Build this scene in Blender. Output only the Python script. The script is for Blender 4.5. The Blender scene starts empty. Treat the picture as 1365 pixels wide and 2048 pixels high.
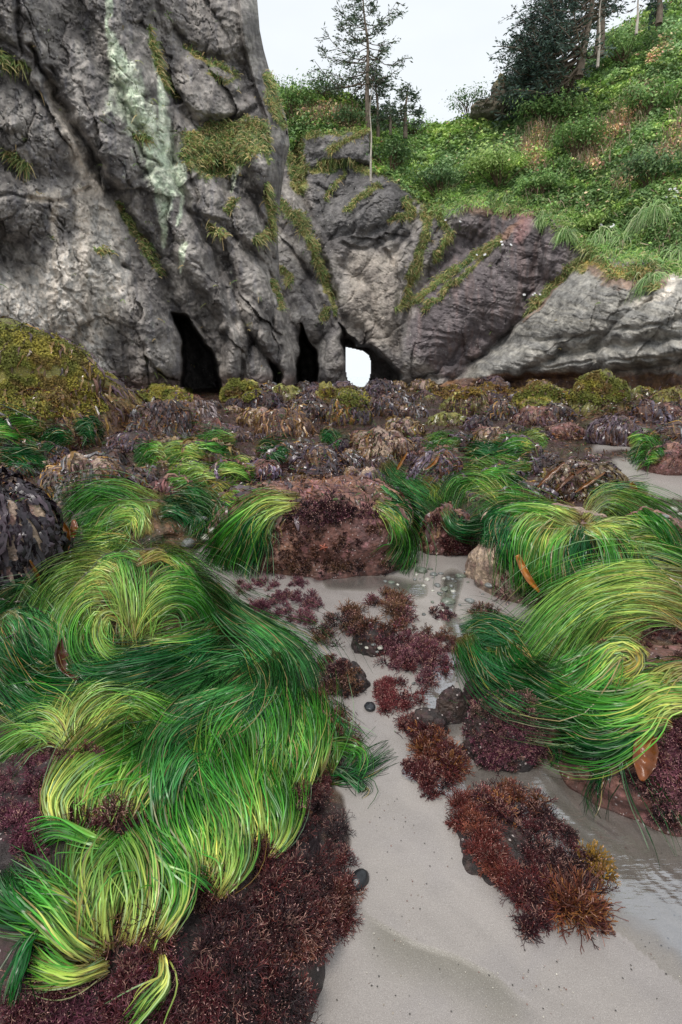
import bpy, math
import numpy as np
from mathutils import Vector
from mathutils.bvhtree import BVHTree

rng = np.random.default_rng(7)
sc = bpy.context.scene
COLL = sc.collection

# ---------------------------------------------------------------- camera model
PW, PH, F = 1365.0, 2048.0, 1024.0
CX, CY = PW / 2, PH / 2
CAM = np.array([0.0, 0.0, 1.35])
PIT = math.radians(14.8)
CP, SP = math.cos(PIT), math.sin(PIT)

def ray(u, v):
    u = np.asarray(u, float); v = np.asarray(v, float)
    x = (u - CX) / F; y = -(v - CY) / F
    return np.stack([x + 0 * y, CP + y * SP + 0 * x, -SP + y * CP + 0 * x], -1)

def at(u, v, Y):
    d = ray(u, v)
    return CAM + d * (np.asarray(Y, float) / d[..., 1])[..., None]

def proj(P):
    Q = np.asarray(P, float) - CAM
    f = Q[..., 1] * CP - Q[..., 2] * SP
    up = Q[..., 1] * SP + Q[..., 2] * CP
    f = np.maximum(f, 1e-3)
    return CX + F * Q[..., 0] / f, CY - F * up / f, f

# ---------------------------------------------------------------- noise
def _h(ix, iy, iz, seed):
    n = (ix.astype(np.int64) * 374761393 + iy.astype(np.int64) * 668265263 +
         iz.astype(np.int64) * 2147483647 + seed * 1274126177) & 0xFFFFFFFF
    n = ((n ^ (n >> 13)) * 1274126177) & 0xFFFFFFFF
    n = ((n ^ (n >> 16)) * 2246822519) & 0xFFFFFFFF
    n = n ^ (n >> 15)
    return (n & 0xFFFFFF) / float(0xFFFFFF)

def vn(p, seed=0):
    i = np.floor(p); f = p - i
    f = f * f * f * (f * (f * 6 - 15) + 10)
    i = i.astype(np.int64)
    out = 0
    for a in (0, 1):
        wa = f[..., 0] if a else 1 - f[..., 0]
        for b in (0, 1):
            wb = f[..., 1] if b else 1 - f[..., 1]
            for c in (0, 1):
                wc = f[..., 2] if c else 1 - f[..., 2]
                out = out + wa * wb * wc * _h(i[..., 0] + a, i[..., 1] + b, i[..., 2] + c, seed)
    return out * 2 - 1

def fbm(p, octv=4, seed=0, gain=0.5, ridged=False):
    s = 0; a = 1.0; t = 0
    for k in range(octv):
        an = .63 + 1.17 * k; ca, sa = math.cos(an), math.sin(an)
        q = p * (2.03 ** k)
        q = np.stack([q[..., 0] * ca - q[..., 1] * sa, q[..., 0] * sa + q[..., 1] * ca, q[..., 2] * .97 + .21 * q[..., 0]], -1)
        n = vn(q + k * 17.3, seed + k * 7)
        if ridged: n = 1 - 2 * np.abs(n)
        s = s + a * n; t += a; a *= gain
    return s / t

def worley(p, seed=0):
    i = np.floor(p).astype(np.int64)
    f1 = np.full(p.shape[:-1], 9.0); f2 = f1.copy(); idv = np.zeros(p.shape[:-1])
    z0 = (0,) if np.ptp(p[..., 2]) == 0 else (-1, 0, 1)
    for a in (-1, 0, 1):
        for b in (-1, 0, 1):
            for c in z0:
                ci = i + np.array([a, b, c])
                h1 = _h(ci[..., 0], ci[..., 1], ci[..., 2], seed)
                h2 = _h(ci[..., 0], ci[..., 1], ci[..., 2], seed + 31)
                h3 = _h(ci[..., 0], ci[..., 1], ci[..., 2], seed + 57)
                q = ci + np.stack([h1, h2, h3 if len(z0) > 1 else 0 * h3 + (p[..., 2] - ci[..., 2])], -1)
                d = np.sqrt(((q - p) ** 2).sum(-1))
                m = d < f1
                f2 = np.where(m, f1, np.minimum(f2, d))
                idv = np.where(m, h1, idv)
                f1 = np.where(m, d, f1)
    return f1, f2, idv

def P3(u, v, s=1.0, w=0.0):
    return np.stack([np.asarray(u) / s, np.asarray(v) / s, np.zeros_like(np.asarray(u, float)) + w], -1)

def sstep(a, b, x):
    t = np.clip((x - a) / (b - a), 0, 1); return t * t * (3 - 2 * t)

def seg_d(u, v, x0, y0, x1, y1):
    dx, dy = x1 - x0, y1 - y0
    t = np.clip(((u - x0) * dx + (v - y0) * dy) / (dx * dx + dy * dy + 1e-9), 0, 1)
    return np.hypot(u - x0 - t * dx, v - y0 - t * dy), t

def sdf(u, v, poly):
    u = np.asarray(u, float); v = np.asarray(v, float)
    d = np.full(u.shape, 1e9); ins = np.zeros(u.shape, bool); n = len(poly)
    for k in range(n):
        x0, y0 = poly[k]; x1, y1 = poly[(k + 1) % n]
        dd, _ = seg_d(u, v, x0, y0, x1, y1)
        d = np.minimum(d, dd)
        c = ((y0 > v) != (y1 > v)) & (u < (x1 - x0) * (v - y0) / ((y1 - y0) if y1 != y0 else 1e-9) + x0)
        ins ^= c
    return np.where(ins, -d, d)

def strokes(u, v, pts, w):
    """1 on the stroke, 0 at its edge; w = half width (scalar or list)"""
    ws = w if hasattr(w, '__len__') else [w] * len(pts)
    m = np.zeros(np.shape(u))
    for k in range(len(pts) - 1):
        d, t = seg_d(u, v, *pts[k], *pts[k + 1])
        ww = ws[k] + (ws[k + 1] - ws[k]) * t
        m = np.maximum(m, np.clip(1 - d / np.maximum(ww, 1e-3), 0, 1))
    return m

def poly_lerp(pts, x):
    a = np.array(pts, float)
    return np.interp(x, a[:, 0], a[:, 1])

def lin(r, g, b):
    c = np.array([r, g, b], float) / 255.0
    return np.where(c <= 0.04045, c / 12.92, ((c + 0.055) / 1.055) ** 2.4)

def mixc(a, b, m):
    m = np.asarray(m)[..., None]
    return a * (1 - m) + b * m

# ---------------------------------------------------------------- mesh helpers
def mesh_data(name, V, Fc, C=None, smooth=True, mat=None):
    V = np.ascontiguousarray(V, np.float32).reshape(-1, 3)
    me = bpy.data.meshes.new(name)
    Fc = [np.ascontiguousarray(f, np.int32) for f in (Fc if isinstance(Fc, (list, tuple)) else [Fc]) if len(f)]
    loops = np.concatenate([f.ravel() for f in Fc])
    tot = np.concatenate([np.full(len(f), f.shape[1], np.int32) for f in Fc])
    start = np.concatenate([[0], np.cumsum(tot)[:-1]]).astype(np.int32)
    me.vertices.add(len(V)); me.vertices.foreach_set('co', V.ravel())
    me.loops.add(len(loops)); me.loops.foreach_set('vertex_index', loops)
    me.polygons.add(len(tot)); me.polygons.foreach_set('loop_start', start)
    me.polygons.foreach_set('loop_total', tot)
    me.polygons.foreach_set('use_smooth', np.full(len(tot), smooth))
    me.update(calc_edges=True)
    if C is not None:
        C = np.asarray(C, np.float32).reshape(-1, 3)
        a = me.color_attributes.new('Col', 'FLOAT_COLOR', 'POINT')
        a.data.foreach_set('color', np.concatenate([C, np.ones((len(C), 1), np.float32)], 1).ravel())
    if mat: me.materials.append(mat)
    return me

def link(name, me, parent=None, loc=None):
    o = bpy.data.objects.new(name, me); COLL.objects.link(o)
    if loc is not None: o.location = loc
    if parent is not None: o.parent = parent
    return o

def obj(name, V, Fc, C=None, mat=None, parent=None, smooth=True, origin=None):
    V = np.asarray(V, float).reshape(-1, 3)
    if parent is not None and origin is None: origin = np.array(parent.location)
    if origin is None:
        origin = np.array([V[:, 0].mean(), V[:, 1].mean(), V[:, 2].min()])
    me = mesh_data(name, V - origin, Fc, C, smooth, mat)
    return link(name, me, parent, None if parent is not None else origin)

def tag(o, label=None, cat=None, group=None, kind=None):
    if label: o['label'] = label
    if cat: o['category'] = cat
    if group: o['group'] = group
    if kind: o['kind'] = kind
    return o

def grid_faces(nr, nc, valid=None):
    idx = np.arange(nr * nc).reshape(nr, nc)
    q = np.stack([idx[:-1, :-1], idx[1:, :-1], idx[1:, 1:], idx[:-1, 1:]], -1).reshape(-1, 4)
    if valid is not None:
        vv = valid.ravel(); q = q[vv[q].all(1)]
    return q

def nrm(a):
    return a / (np.linalg.norm(a, axis=-1, keepdims=True) + 1e-9)

def ribbons(P, Wd, C, ref=None, roll=0.6, ruffle=0.0):
    """P (N,S,3) centre lines, Wd (N,S) full widths, C (N,S,3) colours"""
    N, S, _ = P.shape
    T = np.empty_like(P); T[:, 1:-1] = P[:, 2:] - P[:, :-2]; T[:, 0] = P[:, 1] - P[:, 0]; T[:, -1] = P[:, -1] - P[:, -2]
    T = nrm(T)
    if ref is None: ref = nrm(CAM - P) * 0.6 + np.array([0, 0, 0.8])
    side = nrm(np.cross(T, ref)); up = np.cross(side, T)
    a = rng.uniform(-roll, roll, (N, 1, 1))
    side = side * np.cos(a) + up * np.sin(a)
    up = np.cross(side, T)
    hw = (Wd * 0.5)[..., None]
    if ruffle:
        ph = rng.uniform(0, 6.28, (N, 1)); k = np.arange(S)[None] * 2.4
        r1 = np.sin(ph + k)[..., None] * ruffle; r2 = np.sin(ph * 1.7 + k * 1.3 + 2)[..., None] * ruffle
        A = P - side * hw + up * r1 * hw * 2; B = P + side * hw + up * r2 * hw * 2
        V = np.stack([A, P, B], 2)
        CC = np.repeat(C[:, :, None], 3, 2)
        n = 3
    else:
        V = np.stack([P - side * hw, P + side * hw], 2); CC = np.repeat(C[:, :, None], 2, 2); n = 2
    base = np.arange(N)[:, None] * S * n + np.arange(S - 1)[None] * n
    fs = []
    for j in range(n - 1):
        fs.append(np.stack([base + j, base + j + 1, base + n + j + 1, base + n + j], -1).reshape(-1, 4))
    return V.reshape(-1, 3), np.concatenate(fs), CC.reshape(-1, 3)

def leaves(P, Nn, size, C, aspect=0.55, tilt=0.9, fold=0.25):
    """small pointed leaves: rhombs bent on the midrib"""
    N = len(P)
    r = nrm(rng.normal(size=(N, 3)))
    n = nrm(Nn + r * tilt)
    t = nrm(np.cross(n, nrm(rng.normal(size=(N, 3)))))
    s = np.cross(n, t)
    L = np.asarray(size).reshape(-1, 1) * np.ones((N, 1)); Wd = L * aspect * 0.5
    a = P - t * L * 0.5; b = P + s * Wd + n * Wd * fold - t * L * .05; c = P + t * L * 0.5; d = P - s * Wd + n * Wd * fold - t * L * .05
    V = np.stack([a, b, c, d], 1).reshape(-1, 3)
    i = np.arange(N)[:, None] * 4
    Fc = np.concatenate([i + np.array([0, 1, 2]), i + np.array([0, 2, 3])])
    return V, Fc, np.repeat(C[:, None], 4, 1).reshape(-1, 3)

class Bag:
    def __init__(s): s.V = []; s.F3 = []; s.F4 = []; s.C = []; s.n = 0
    def add(s, V, Fc, C):
        V = np.asarray(V).reshape(-1, 3)
        (s.F3 if Fc.shape[1] == 3 else s.F4).append(Fc + s.n)
        s.V.append(V); s.C.append(np.asarray(C).reshape(-1, 3)); s.n += len(V)
    def build(s, name, mat, parent=None, smooth=True, origin=None):
        Fc = [np.concatenate(f) for f in (s.F3, s.F4) if f]
        return obj(name, np.concatenate(s.V), Fc, np.concatenate(s.C), mat, parent, smooth, origin)

def tube_mesh(P, R, C, k=7):
    P = np.asarray(P, float); S = len(P)
    T = np.gradient(P, axis=0); T = nrm(T)
    ref = np.array([0, 1.0, 0.13]) if abs(T[:, 1]).max() < 0.9 else np.array([0, .1, 1.0])
    a = nrm(np.cross(T, ref)); b = np.cross(a, T)
    th = np.arange(k) / k * 2 * np.pi
    R = np.asarray(R, float).reshape(-1, 1) * np.ones((S, 1))
    ring = P[:, None] + (a[:, None] * np.cos(th)[None, :, None] + b[:, None] * np.sin(th)[None, :, None]) * R[:, :, None]
    idx = np.arange(S * k).reshape(S, k)
    q = np.stack([idx[:-1], np.roll(idx[:-1], -1, 1), np.roll(idx[1:], -1, 1), idx[1:]], -1).reshape(-1, 4)
    C = np.asarray(C, float)
    CC = np.broadcast_to(C if C.ndim == 1 else C[:, None], (S, k, 3)).reshape(-1, 3)
    return ring.reshape(-1, 3), q, CC

# ---------------------------------------------------------------- materials
def mat_col(name, rough=0.6, bump=0.0, bscale=40.0, var=0.25, vscale=30.0, spec=0.5, coat=0.0, speck=None, rvar=0.0, trans=0.0, dist=0.01, bump2=None):
    m = bpy.data.materials.new(name); m.use_nodes = True
    nt = m.node_tree; N = nt.nodes; L = nt.links
    bs = N['Principled BSDF']; bs.inputs['Roughness'].default_value = rough
    bs.inputs['Specular IOR Level'].default_value = spec
    bs.inputs['Coat Weight'].default_value = coat
    bs.inputs['Coat Roughness'].default_value = 0.12
    at_ = N.new('ShaderNodeAttribute'); at_.attribute_name = 'Col'
    ge = N.new('ShaderNodeNewGeometry')
    n1 = N.new('ShaderNodeTexNoise'); n1.inputs['Scale'].default_value = vscale; n1.inputs['Detail'].default_value = 6
    L.new(ge.outputs['Position'], n1.inputs['Vector'])
    mr = N.new('ShaderNodeMapRange'); mr.inputs['From Min'].default_value = 0.3; mr.inputs['From Max'].default_value = 0.7
    mr.inputs['To Min'].default_value = 1 - var; mr.inputs['To Max'].default_value = 1 + var
    L.new(n1.outputs['Fac'], mr.inputs['Value'])
    mx = N.new('ShaderNodeMix'); mx.data_type = 'RGBA'; mx.blend_type = 'MULTIPLY'; mx.inputs['Factor'].default_value = 1
    L.new(at_.outputs['Color'], mx.inputs['A']); L.new(mr.outputs['Result'], mx.inputs['B'])
    outc = mx.outputs['Result']
    if speck:
        sscale, thr, col = speck
        vo = N.new('ShaderNodeTexVoronoi'); vo.inputs['Scale'].default_value = sscale
        L.new(ge.outputs['Position'], vo.inputs['Vector'])
        cp = N.new('ShaderNodeMath'); cp.operation = 'LESS_THAN'; cp.inputs[1].default_value = thr
        L.new(vo.outputs['Distance'], cp.inputs[0])
        sp = N.new('ShaderNodeSeparateColor'); L.new(vo.outputs['Color'], sp.inputs['Color'])
        gt = N.new('ShaderNodeMath'); gt.operation = 'GREATER_THAN'; gt.inputs[1].default_value = 0.72
        L.new(sp.outputs['Red'], gt.inputs[0])
        ml = N.new('ShaderNodeMath'); ml.operation = 'MULTIPLY'
        L.new(cp.outputs[0], ml.inputs[0]); L.new(gt.outputs[0], ml.inputs[1])
        m2 = N.new('ShaderNodeMix'); m2.data_type = 'RGBA'
        L.new(ml.outputs[0], m2.inputs['Factor']); L.new(outc, m2.inputs['A']); m2.inputs['B'].default_value = (*col, 1)
        outc = m2.outputs['Result']
    L.new(outc, bs.inputs['Base Color'])
    if rvar:
        n3 = N.new('ShaderNodeTexNoise'); n3.inputs['Scale'].default_value = vscale * 0.4; n3.inputs['Detail'].default_value = 4
        L.new(ge.outputs['Position'], n3.inputs['Vector'])
        r3 = N.new('ShaderNodeMapRange'); r3.inputs['From Min'].default_value = 0.35; r3.inputs['From Max'].default_value = 0.65
        r3.inputs['To Min'].default_value = max(0.05, rough - rvar); r3.inputs['To Max'].default_value = rough + rvar
        L.new(n3.outputs['Fac'], r3.inputs['Value']); L.new(r3.outputs['Result'], bs.inputs['Roughness'])
    if bump:
        n2 = N.new('ShaderNodeTexNoise'); n2.inputs['Scale'].default_value = bscale; n2.inputs['Detail'].default_value = 8
        n2.inputs['Roughness'].default_value = 0.65
        L.new(ge.outputs['Position'], n2.inputs['Vector'])
        bp = N.new('ShaderNodeBump'); bp.inputs['Strength'].default_value = bump; bp.inputs['Distance'].default_value = dist
        L.new(n2.outputs['Fac'], bp.inputs['Height'])
        last = bp
        if bump2:
            vo2 = N.new('ShaderNodeTexVoronoi'); vo2.inputs['Scale'].default_value = bump2[0]
            L.new(ge.outputs['Position'], vo2.inputs['Vector'])
            b2 = N.new('ShaderNodeBump'); b2.inputs['Strength'].default_value = bump2[1]; b2.inputs['Distance'].default_value = bump2[2]
            L.new(vo2.outputs['Distance'], b2.inputs['Height']); L.new(bp.outputs['Normal'], b2.inputs['Normal']); last = b2
        L.new(last.outputs['Normal'], bs.inputs['Normal'])
    if trans:
        tr = N.new('ShaderNodeBsdfTranslucent'); L.new(outc, tr.inputs['Color'])
        ms = N.new('ShaderNodeMixShader'); ms.inputs['Fac'].default_value = trans
        L.new(bs.outputs[0], ms.inputs[1]); L.new(tr.outputs[0], ms.inputs[2])
        L.new(ms.outputs[0], N['Material Output'].inputs['Surface'])
    return m

M_CLIFF = mat_col('cliff_rock', 0.78, 0.9, 5.0, 0.42, 2.6, 0.35, speck=(7.0, 0.17, (0.42, 0.41, 0.38)), dist=0.16, bump2=(3.2, 0.5, 0.06))
M_SAND = mat_col('wet_sand', 0.34, 0.35, 260, 0.16, 420, 0.5, speck=(480, 0.2, (0.6, 0.58, 0.54)), dist=0.0035, rvar=0.14)
M_ROCK = mat_col('boulder_rock', 0.5, 0.9, 34, 0.5, 45, 0.5, speck=(60, 0.22, (0.45, 0.38, 0.36)), dist=0.02, rvar=0.2, bump2=(50, 0.6, 0.008))
M_LEAF = mat_col('hill_leaves', 0.5, 0, 1, 0.3, 1.2, 0.4, trans=0.25)
M_GRASS = mat_col('surfgrass', 0.26, 0, 1, 0.3, 9, 0.28, trans=0.10)
M_KELP = mat_col('kelp', 0.24, 0.3, 60, 0.3, 25, 0.5, dist=0.006, trans=0.08, rvar=0.12)
M_ALGAE = mat_col('coralline', 0.5, 0, 1, 0.3, 60, 0.22)
M_MOSS = mat_col('moss', 0.7, 0, 1, 0.35, 9, 0.3)
M_BARK = mat_col('bark', 0.85, 0.8, 14, 0.3, 6, 0.2, dist=0.03)
M_NEEDLE = mat_col('needles', 0.6, 0, 1, 0.3, 2, 0.3)
M_STONE = mat_col('pebble', 0.28, 0.3, 120, 0.35, 90, 0.5, dist=0.003)

# ---------------------------------------------------------------- world, light, camera
def make_world():
    w = bpy.data.worlds.new('World'); sc.world = w; w.use_nodes = True
    N = w.node_tree.nodes; L = w.node_tree.links
    bg = N['Background']; bg.inputs['Strength'].default_value = 0.128
    sk = N.new('ShaderNodeTexSky'); sk.sky_type = 'NISHITA'; sk.sun_disc = False
    sk.sun_elevation = math.radians(60); sk.sun_rotation = math.radians(SUNROT)
    sk.dust_density = 3.0; sk.air_density = 1.0
    tc = N.new('ShaderNodeTexCoord'); no = N.new('ShaderNodeTexNoise')
    no.inputs['Scale'].default_value = 1.6; no.inputs['Detail'].default_value = 5
    mp = N.new('ShaderNodeMapping'); mp.inputs['Scale'].default_value = (1, 1, 2.6)
    L.new(tc.outputs['Generated'], mp.inputs['Vector']); L.new(mp.outputs['Vector'], no.inputs['Vector'])
    cr = N.new('ShaderNodeMapRange'); cr.inputs['From Min'].default_value = 0.35; cr.inputs['From Max'].default_value = 0.7
    cr.inputs['To Min'].default_value = 0.80; cr.inputs['To Max'].default_value = 0.97
    L.new(no.outputs['Fac'], cr.inputs['Value'])
    mx = N.new('ShaderNodeMix'); mx.data_type = 'RGBA'
    mx.inputs['B'].default_value = (8.1, 8.5, 8.8, 1)
    L.new(cr.outputs['Result'], mx.inputs['Factor']); L.new(sk.outputs[0], mx.inputs['A'])
    L.new(mx.outputs['Result'], bg.inputs['Color'])

SUNROT = 205.0
make_world()
sun = bpy.data.lights.new('sun', 'SUN'); sun.energy = 2.3; sun.angle = math.radians(16); sun.color = (1, 0.96, 0.9)
so = bpy.data.objects.new('sun', sun); COLL.objects.link(so)
el, az = math.radians(60), math.radians(SUNROT)
sdir = Vector((math.sin(az) * math.cos(el), math.cos(az) * math.cos(el), math.sin(el)))
so.rotation_euler = sdir.to_track_quat('Z', 'Y').to_euler(); so.location = (0, -5, 20)

cd = bpy.data.cameras.new('camera'); cam = bpy.data.objects.new('camera', cd); COLL.objects.link(cam)
cd.sensor_fit = 'VERTICAL'; cd.sensor_height = 36; cd.lens = 18; cd.clip_end = 5000; cd.clip_start = 0.05
cam.location = CAM; cam.rotation_euler = (math.pi / 2 - PIT, 0, 0); sc.camera = cam
sc.view_settings.view_transform = 'Standard'; sc.view_settings.look = 'None'
sc.view_settings.exposure = 0; sc.view_settings.gamma = 1

# ================================================================ GROUND
SAND_POLY = [(380, 1085), (480, 1150), (640, 1160), (770, 1130), (850, 1090), (940, 1110), (985, 1180), (1110, 1230), (1080, 1300), (930, 1260),
             (1000, 1380), (1100, 1440), (1230, 1520), (1290, 1600), (1460, 1720), (1500, 2300), (500, 2300), (640, 1900), (700, 1700), (650, 1400), (600, 1300), (480, 1220), (400, 1150)]
SAND2 = [(1225, 925), (1300, 930), (1400, 940), (1450, 1010), (1290, 990), (1235, 960)]
SAND3 = [(1180, 845), (1290, 855), (1260, 900), (1190, 900)]
SAND4 = [(330, 980), (380, 965), (400, 990), (350, 1000)]
SAND5 = [(-60, 1700), (20, 1730), (30, 1900), (10, 2100), (-100, 2200)]

def gz(x, y):
    x = np.asarray(x, float); y = np.asarray(y, float)
    z = 0.0366 * np.maximum(y - 4, 0) * sstep(3, 8, y)
    z = np.where(y > 27, 0.0366 * 23 - 0.05 * (y - 27), z)
    z = np.maximum(z, -0.6)
    p = np.stack([x, y, 0 * x], -1)
    z = z + 0.02 * vn(p * 1.3, 3) * sstep(0, 3, y) + 0.007 * vn(p * 3.1, 5)
    return z

def ground():
    ys = np.concatenate([np.linspace(-1.5, 0.3, 20), np.linspace(.31, 3.2, 560), np.geomspace(3.21, 400, 330)])
    t = np.linspace(-1, 1, 601); t = np.sign(t) * np.abs(t) ** 1.5
    Yg, T = np.meshgrid(ys, t, indexing='ij')
    X = T * (1.6 + np.abs(Yg) * 1.15)
    Z = gz(X, Yg)
    u, v, f = proj(np.stack([X, Yg, Z], -1))
    vis = (Yg > 0.2)
    wu = u + 14 * vn(P3(u, v, 40), 11); wv = v + 8 * vn(P3(u, v, 40), 12)
    s = np.minimum.reduce([sdf(wu, wv, p) for p in (SAND_POLY, SAND2, SAND3, SAND4, SAND5)])
    sand = 1 - sstep(-6, 8, s)
    sand = np.where(vis, sand, 1.0)
    sand = np.where(Yg > 30, 0, sand)
    # sand relief: the scoured lip, stream rills, ripples
    P = np.stack([X, Yg, 0 * X], -1)
    lip = [(700, 1790), (745, 1830), (830, 1880), (920, 1910), (990, 1945), (1040, 1990)]
    sd = np.full(u.shape, 1e9); sg = np.zeros(u.shape)
    for k in range(len(lip) - 1):
        d, tt = seg_d(u, v, *lip[k], *lip[k + 1])
        cr = (lip[k + 1][0] - lip[k][0]) * (v - lip[k][1]) - (lip[k + 1][1] - lip[k][1]) * (u - lip[k][0])
        m = d < sd; sd = np.where(m, d, sd); sg = np.where(m, np.sign(cr), sg)
    fade = sstep(690, 780, u) * (1 - sstep(980, 1100, u))
    Z = Z - 0.007 * fade * sstep(0, 12, sd * sg) * (1 - sstep(30, 170, sd)) * vis
    rip = strokes(u, v, [(1090, 1540), (1180, 1650), (1290, 1740), (1400, 1850)], [40, 60, 60, 70])
    a = u * 0.62 - v * 0.78
    # ripples run along the stream
    Z = Z + 0.0030 * rip * np.sin((u * 0.70 - v * 0.72 + 10 * vn(P3(u, v, 60), 4)) / 3.4) * vis * (0.4 + vn(P3(u, v, 50), 9) ** 2)
    Z = Z + 0.010 * sand * fbm(P * 2.2, 3, 21) * sstep(0.8, 2.5, Yg) + 0.0035 * sand * fbm(P * 9, 3, 22)
    Z = Z + .0032 * sand * fbm(np.stack([(X - Yg) * 1.3, (X + Yg) * 7.5, 0 * X], -1), 3, 47) * sstep(0, .6, X + .25)
    chan = strokes(u, v, [(905, 1150), (900, 1225), (925, 1290), (880, 1370), (940, 1420)], [20, 14, 20, 26, 30])
    Z = Z - 0.010 * sstep(0, .6, chan) * vis
    reef = (1 - sand) * sstep(0.5, 3, Yg) * (1 - sstep(28, 34, Yg))
    Z = Z + reef * (0.05 * fbm(P * 3.0, 4, 31, ridged=True) + 0.035 * fbm(P * 0.9, 2, 33) - 0.01)
    # colours
    c_s = lin(146, 139, 134) * (1 + 0.10 * fbm(P * 1.6, 3, 41)[..., None])
    wet = 1 - sstep(-0.25, 0.25, fbm(P3(u, v, 120), 3, 44))
    c_s = mixc(c_s, lin(134, 128, 127), wet * 0.4)
    c_s = c_s * (1 + .10 * fbm(np.stack([(X - Yg) * 1.3, (X + Yg) * 7.5, 0 * X], -1), 3, 46))[..., None]
    dark = fade * sstep(0, 5, sd * sg) * (1 - sstep(10, 120, sd)) * vis
    c_s = mixc(c_s, lin(112, 107, 96), dark * 0.75)
    c_s = mixc(c_s, lin(118, 112, 98), rip * 0.35 * (0.5 + 0.5 * np.sin(a / 5)))
    q1 = fbm(P * 5, 4, 51); q2 = fbm(P * 2.3, 3, 52); q3 = fbm(P * 14, 2, 53)
    c_r = mixc(lin(78, 58, 46) + 0 * P, lin(92, 66, 70), sstep(-.2, .3, q1))
    c_r = mixc(c_r, lin(60, 70, 34), sstep(0.1, 0.35, q2) * 0.6)
    c_r = mixc(c_r, lin(150, 118, 92), sstep(0.25, 0.5, q3) * 0.6)
    c_r = c_r * .45  # reef floor colour darkened to stand in for shadow between boulders
    C = mixc(c_r, c_s, sand)
    V = np.stack([X, Yg, Z], -1)
    Fq = grid_faces(len(ys), len(t))[:, ::-1]
    o = obj('beach', V, Fq, C, M_SAND, origin=np.zeros(3)); tag(o, kind='structure')
    return V.reshape(-1, 3), Fq

GV, GF = ground()

def sea():
    # pale sea seen through the arch
    m = mat_col('sea_water', 0.25, 0.5, 0.6, 0.08, 0.05, 0.5, dist=0.3)
    ys = np.linspace(38, 3000, 60); xs = np.linspace(-1800, 1800, 60)
    X, Y = np.meshgrid(xs, ys)
    V = np.stack([X, Y, np.full_like(X, 0.05)], -1)
    o = obj('sea', V, grid_faces(60, 60)[:, ::-1], np.ones((3600, 3)) * lin(196, 203, 206), m, origin=np.zeros(3)); tag(o, kind='structure')
sea()

# ================================================================ CLIFFS
def lobes(u, v, L, k=0.10):
    s = np.exp(np.zeros(u.shape) / k)
    for cx, cy, a, b, ang, H in L:
        t = math.radians(ang)
        p = ((u - cx) * math.cos(t) + (v - cy) * math.sin(t)) / a
        q = (-(u - cx) * math.sin(t) + (v - cy) * math.cos(t)) / b
        r = p * p + q * q
        h = H * (1 - r ** 1.3)
        s = s + np.exp(np.clip(h, -1.5, 5) / k)
    return k * np.log(s)

def cells(u, v, ang, la, lb, seed, sharp=1.0):
    t = math.radians(ang)
    p = (u * math.cos(t) + v * math.sin(t)) / la
    q = (-u * math.sin(t) + v * math.cos(t)) / lb
    P_ = np.stack([p, q, 0 * p + seed * 3.7], -1)
    i = np.floor(P_).astype(np.int64)
    best = np.full(p.shape, 9.0); h = np.zeros(p.shape); sec = best.copy()
    for a in (-1, 0, 1):
        for b in (-1, 0, 1):
            cx_, cy_ = i[..., 0] + a, i[..., 1] + b; z_ = i[..., 2]
            qx = cx_ + _h(cx_, cy_, z_, seed); qy = cy_ + _h(cx_, cy_, z_, seed + 31)
            dx, dy = p - qx, q - qy
            d = np.hypot(dx, dy); m = d < best
            tx = _h(cx_, cy_, z_, seed + 5) * 2 - 1; ty = _h(cx_, cy_, z_, seed + 6) * 2 - 1; o_ = _h(cx_, cy_, z_, seed + 7)
            hh = o_ * .55 + .55 * (tx * dx + ty * dy) - .25 * d * d
            sec = np.where(m, best, np.minimum(sec, d)); h = np.where(m, hh, h); best = np.where(m, d, best)
    e = sec - best
    return h - (1 - sstep(0, 0.10 * sharp, e)) * 0.07, e

def integrate(U, Vv, Yb, tth, vbase):
    """bottom-up profile: rows go top (0) to bottom (-1)"""
    d = ray(U, Vv); te = d[..., 2] / d[..., 1]
    Y = np.empty_like(U); nr = U.shape[0]
    y = Yb.copy(); tp = te[-1].copy()
    Y[-1] = y
    for r in range(nr - 2, -1, -1):
        z = CAM[2] + y * tp
        t = te[r]; th = tth[r]
        yn = (z - y * th - CAM[2]) / (t - th)
        on = Vv[r] < vbase
        y = np.where(on, np.clip(yn, y - .5, y + 1.2), y); tp = t
        Y[r] = y
    return Y

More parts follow.
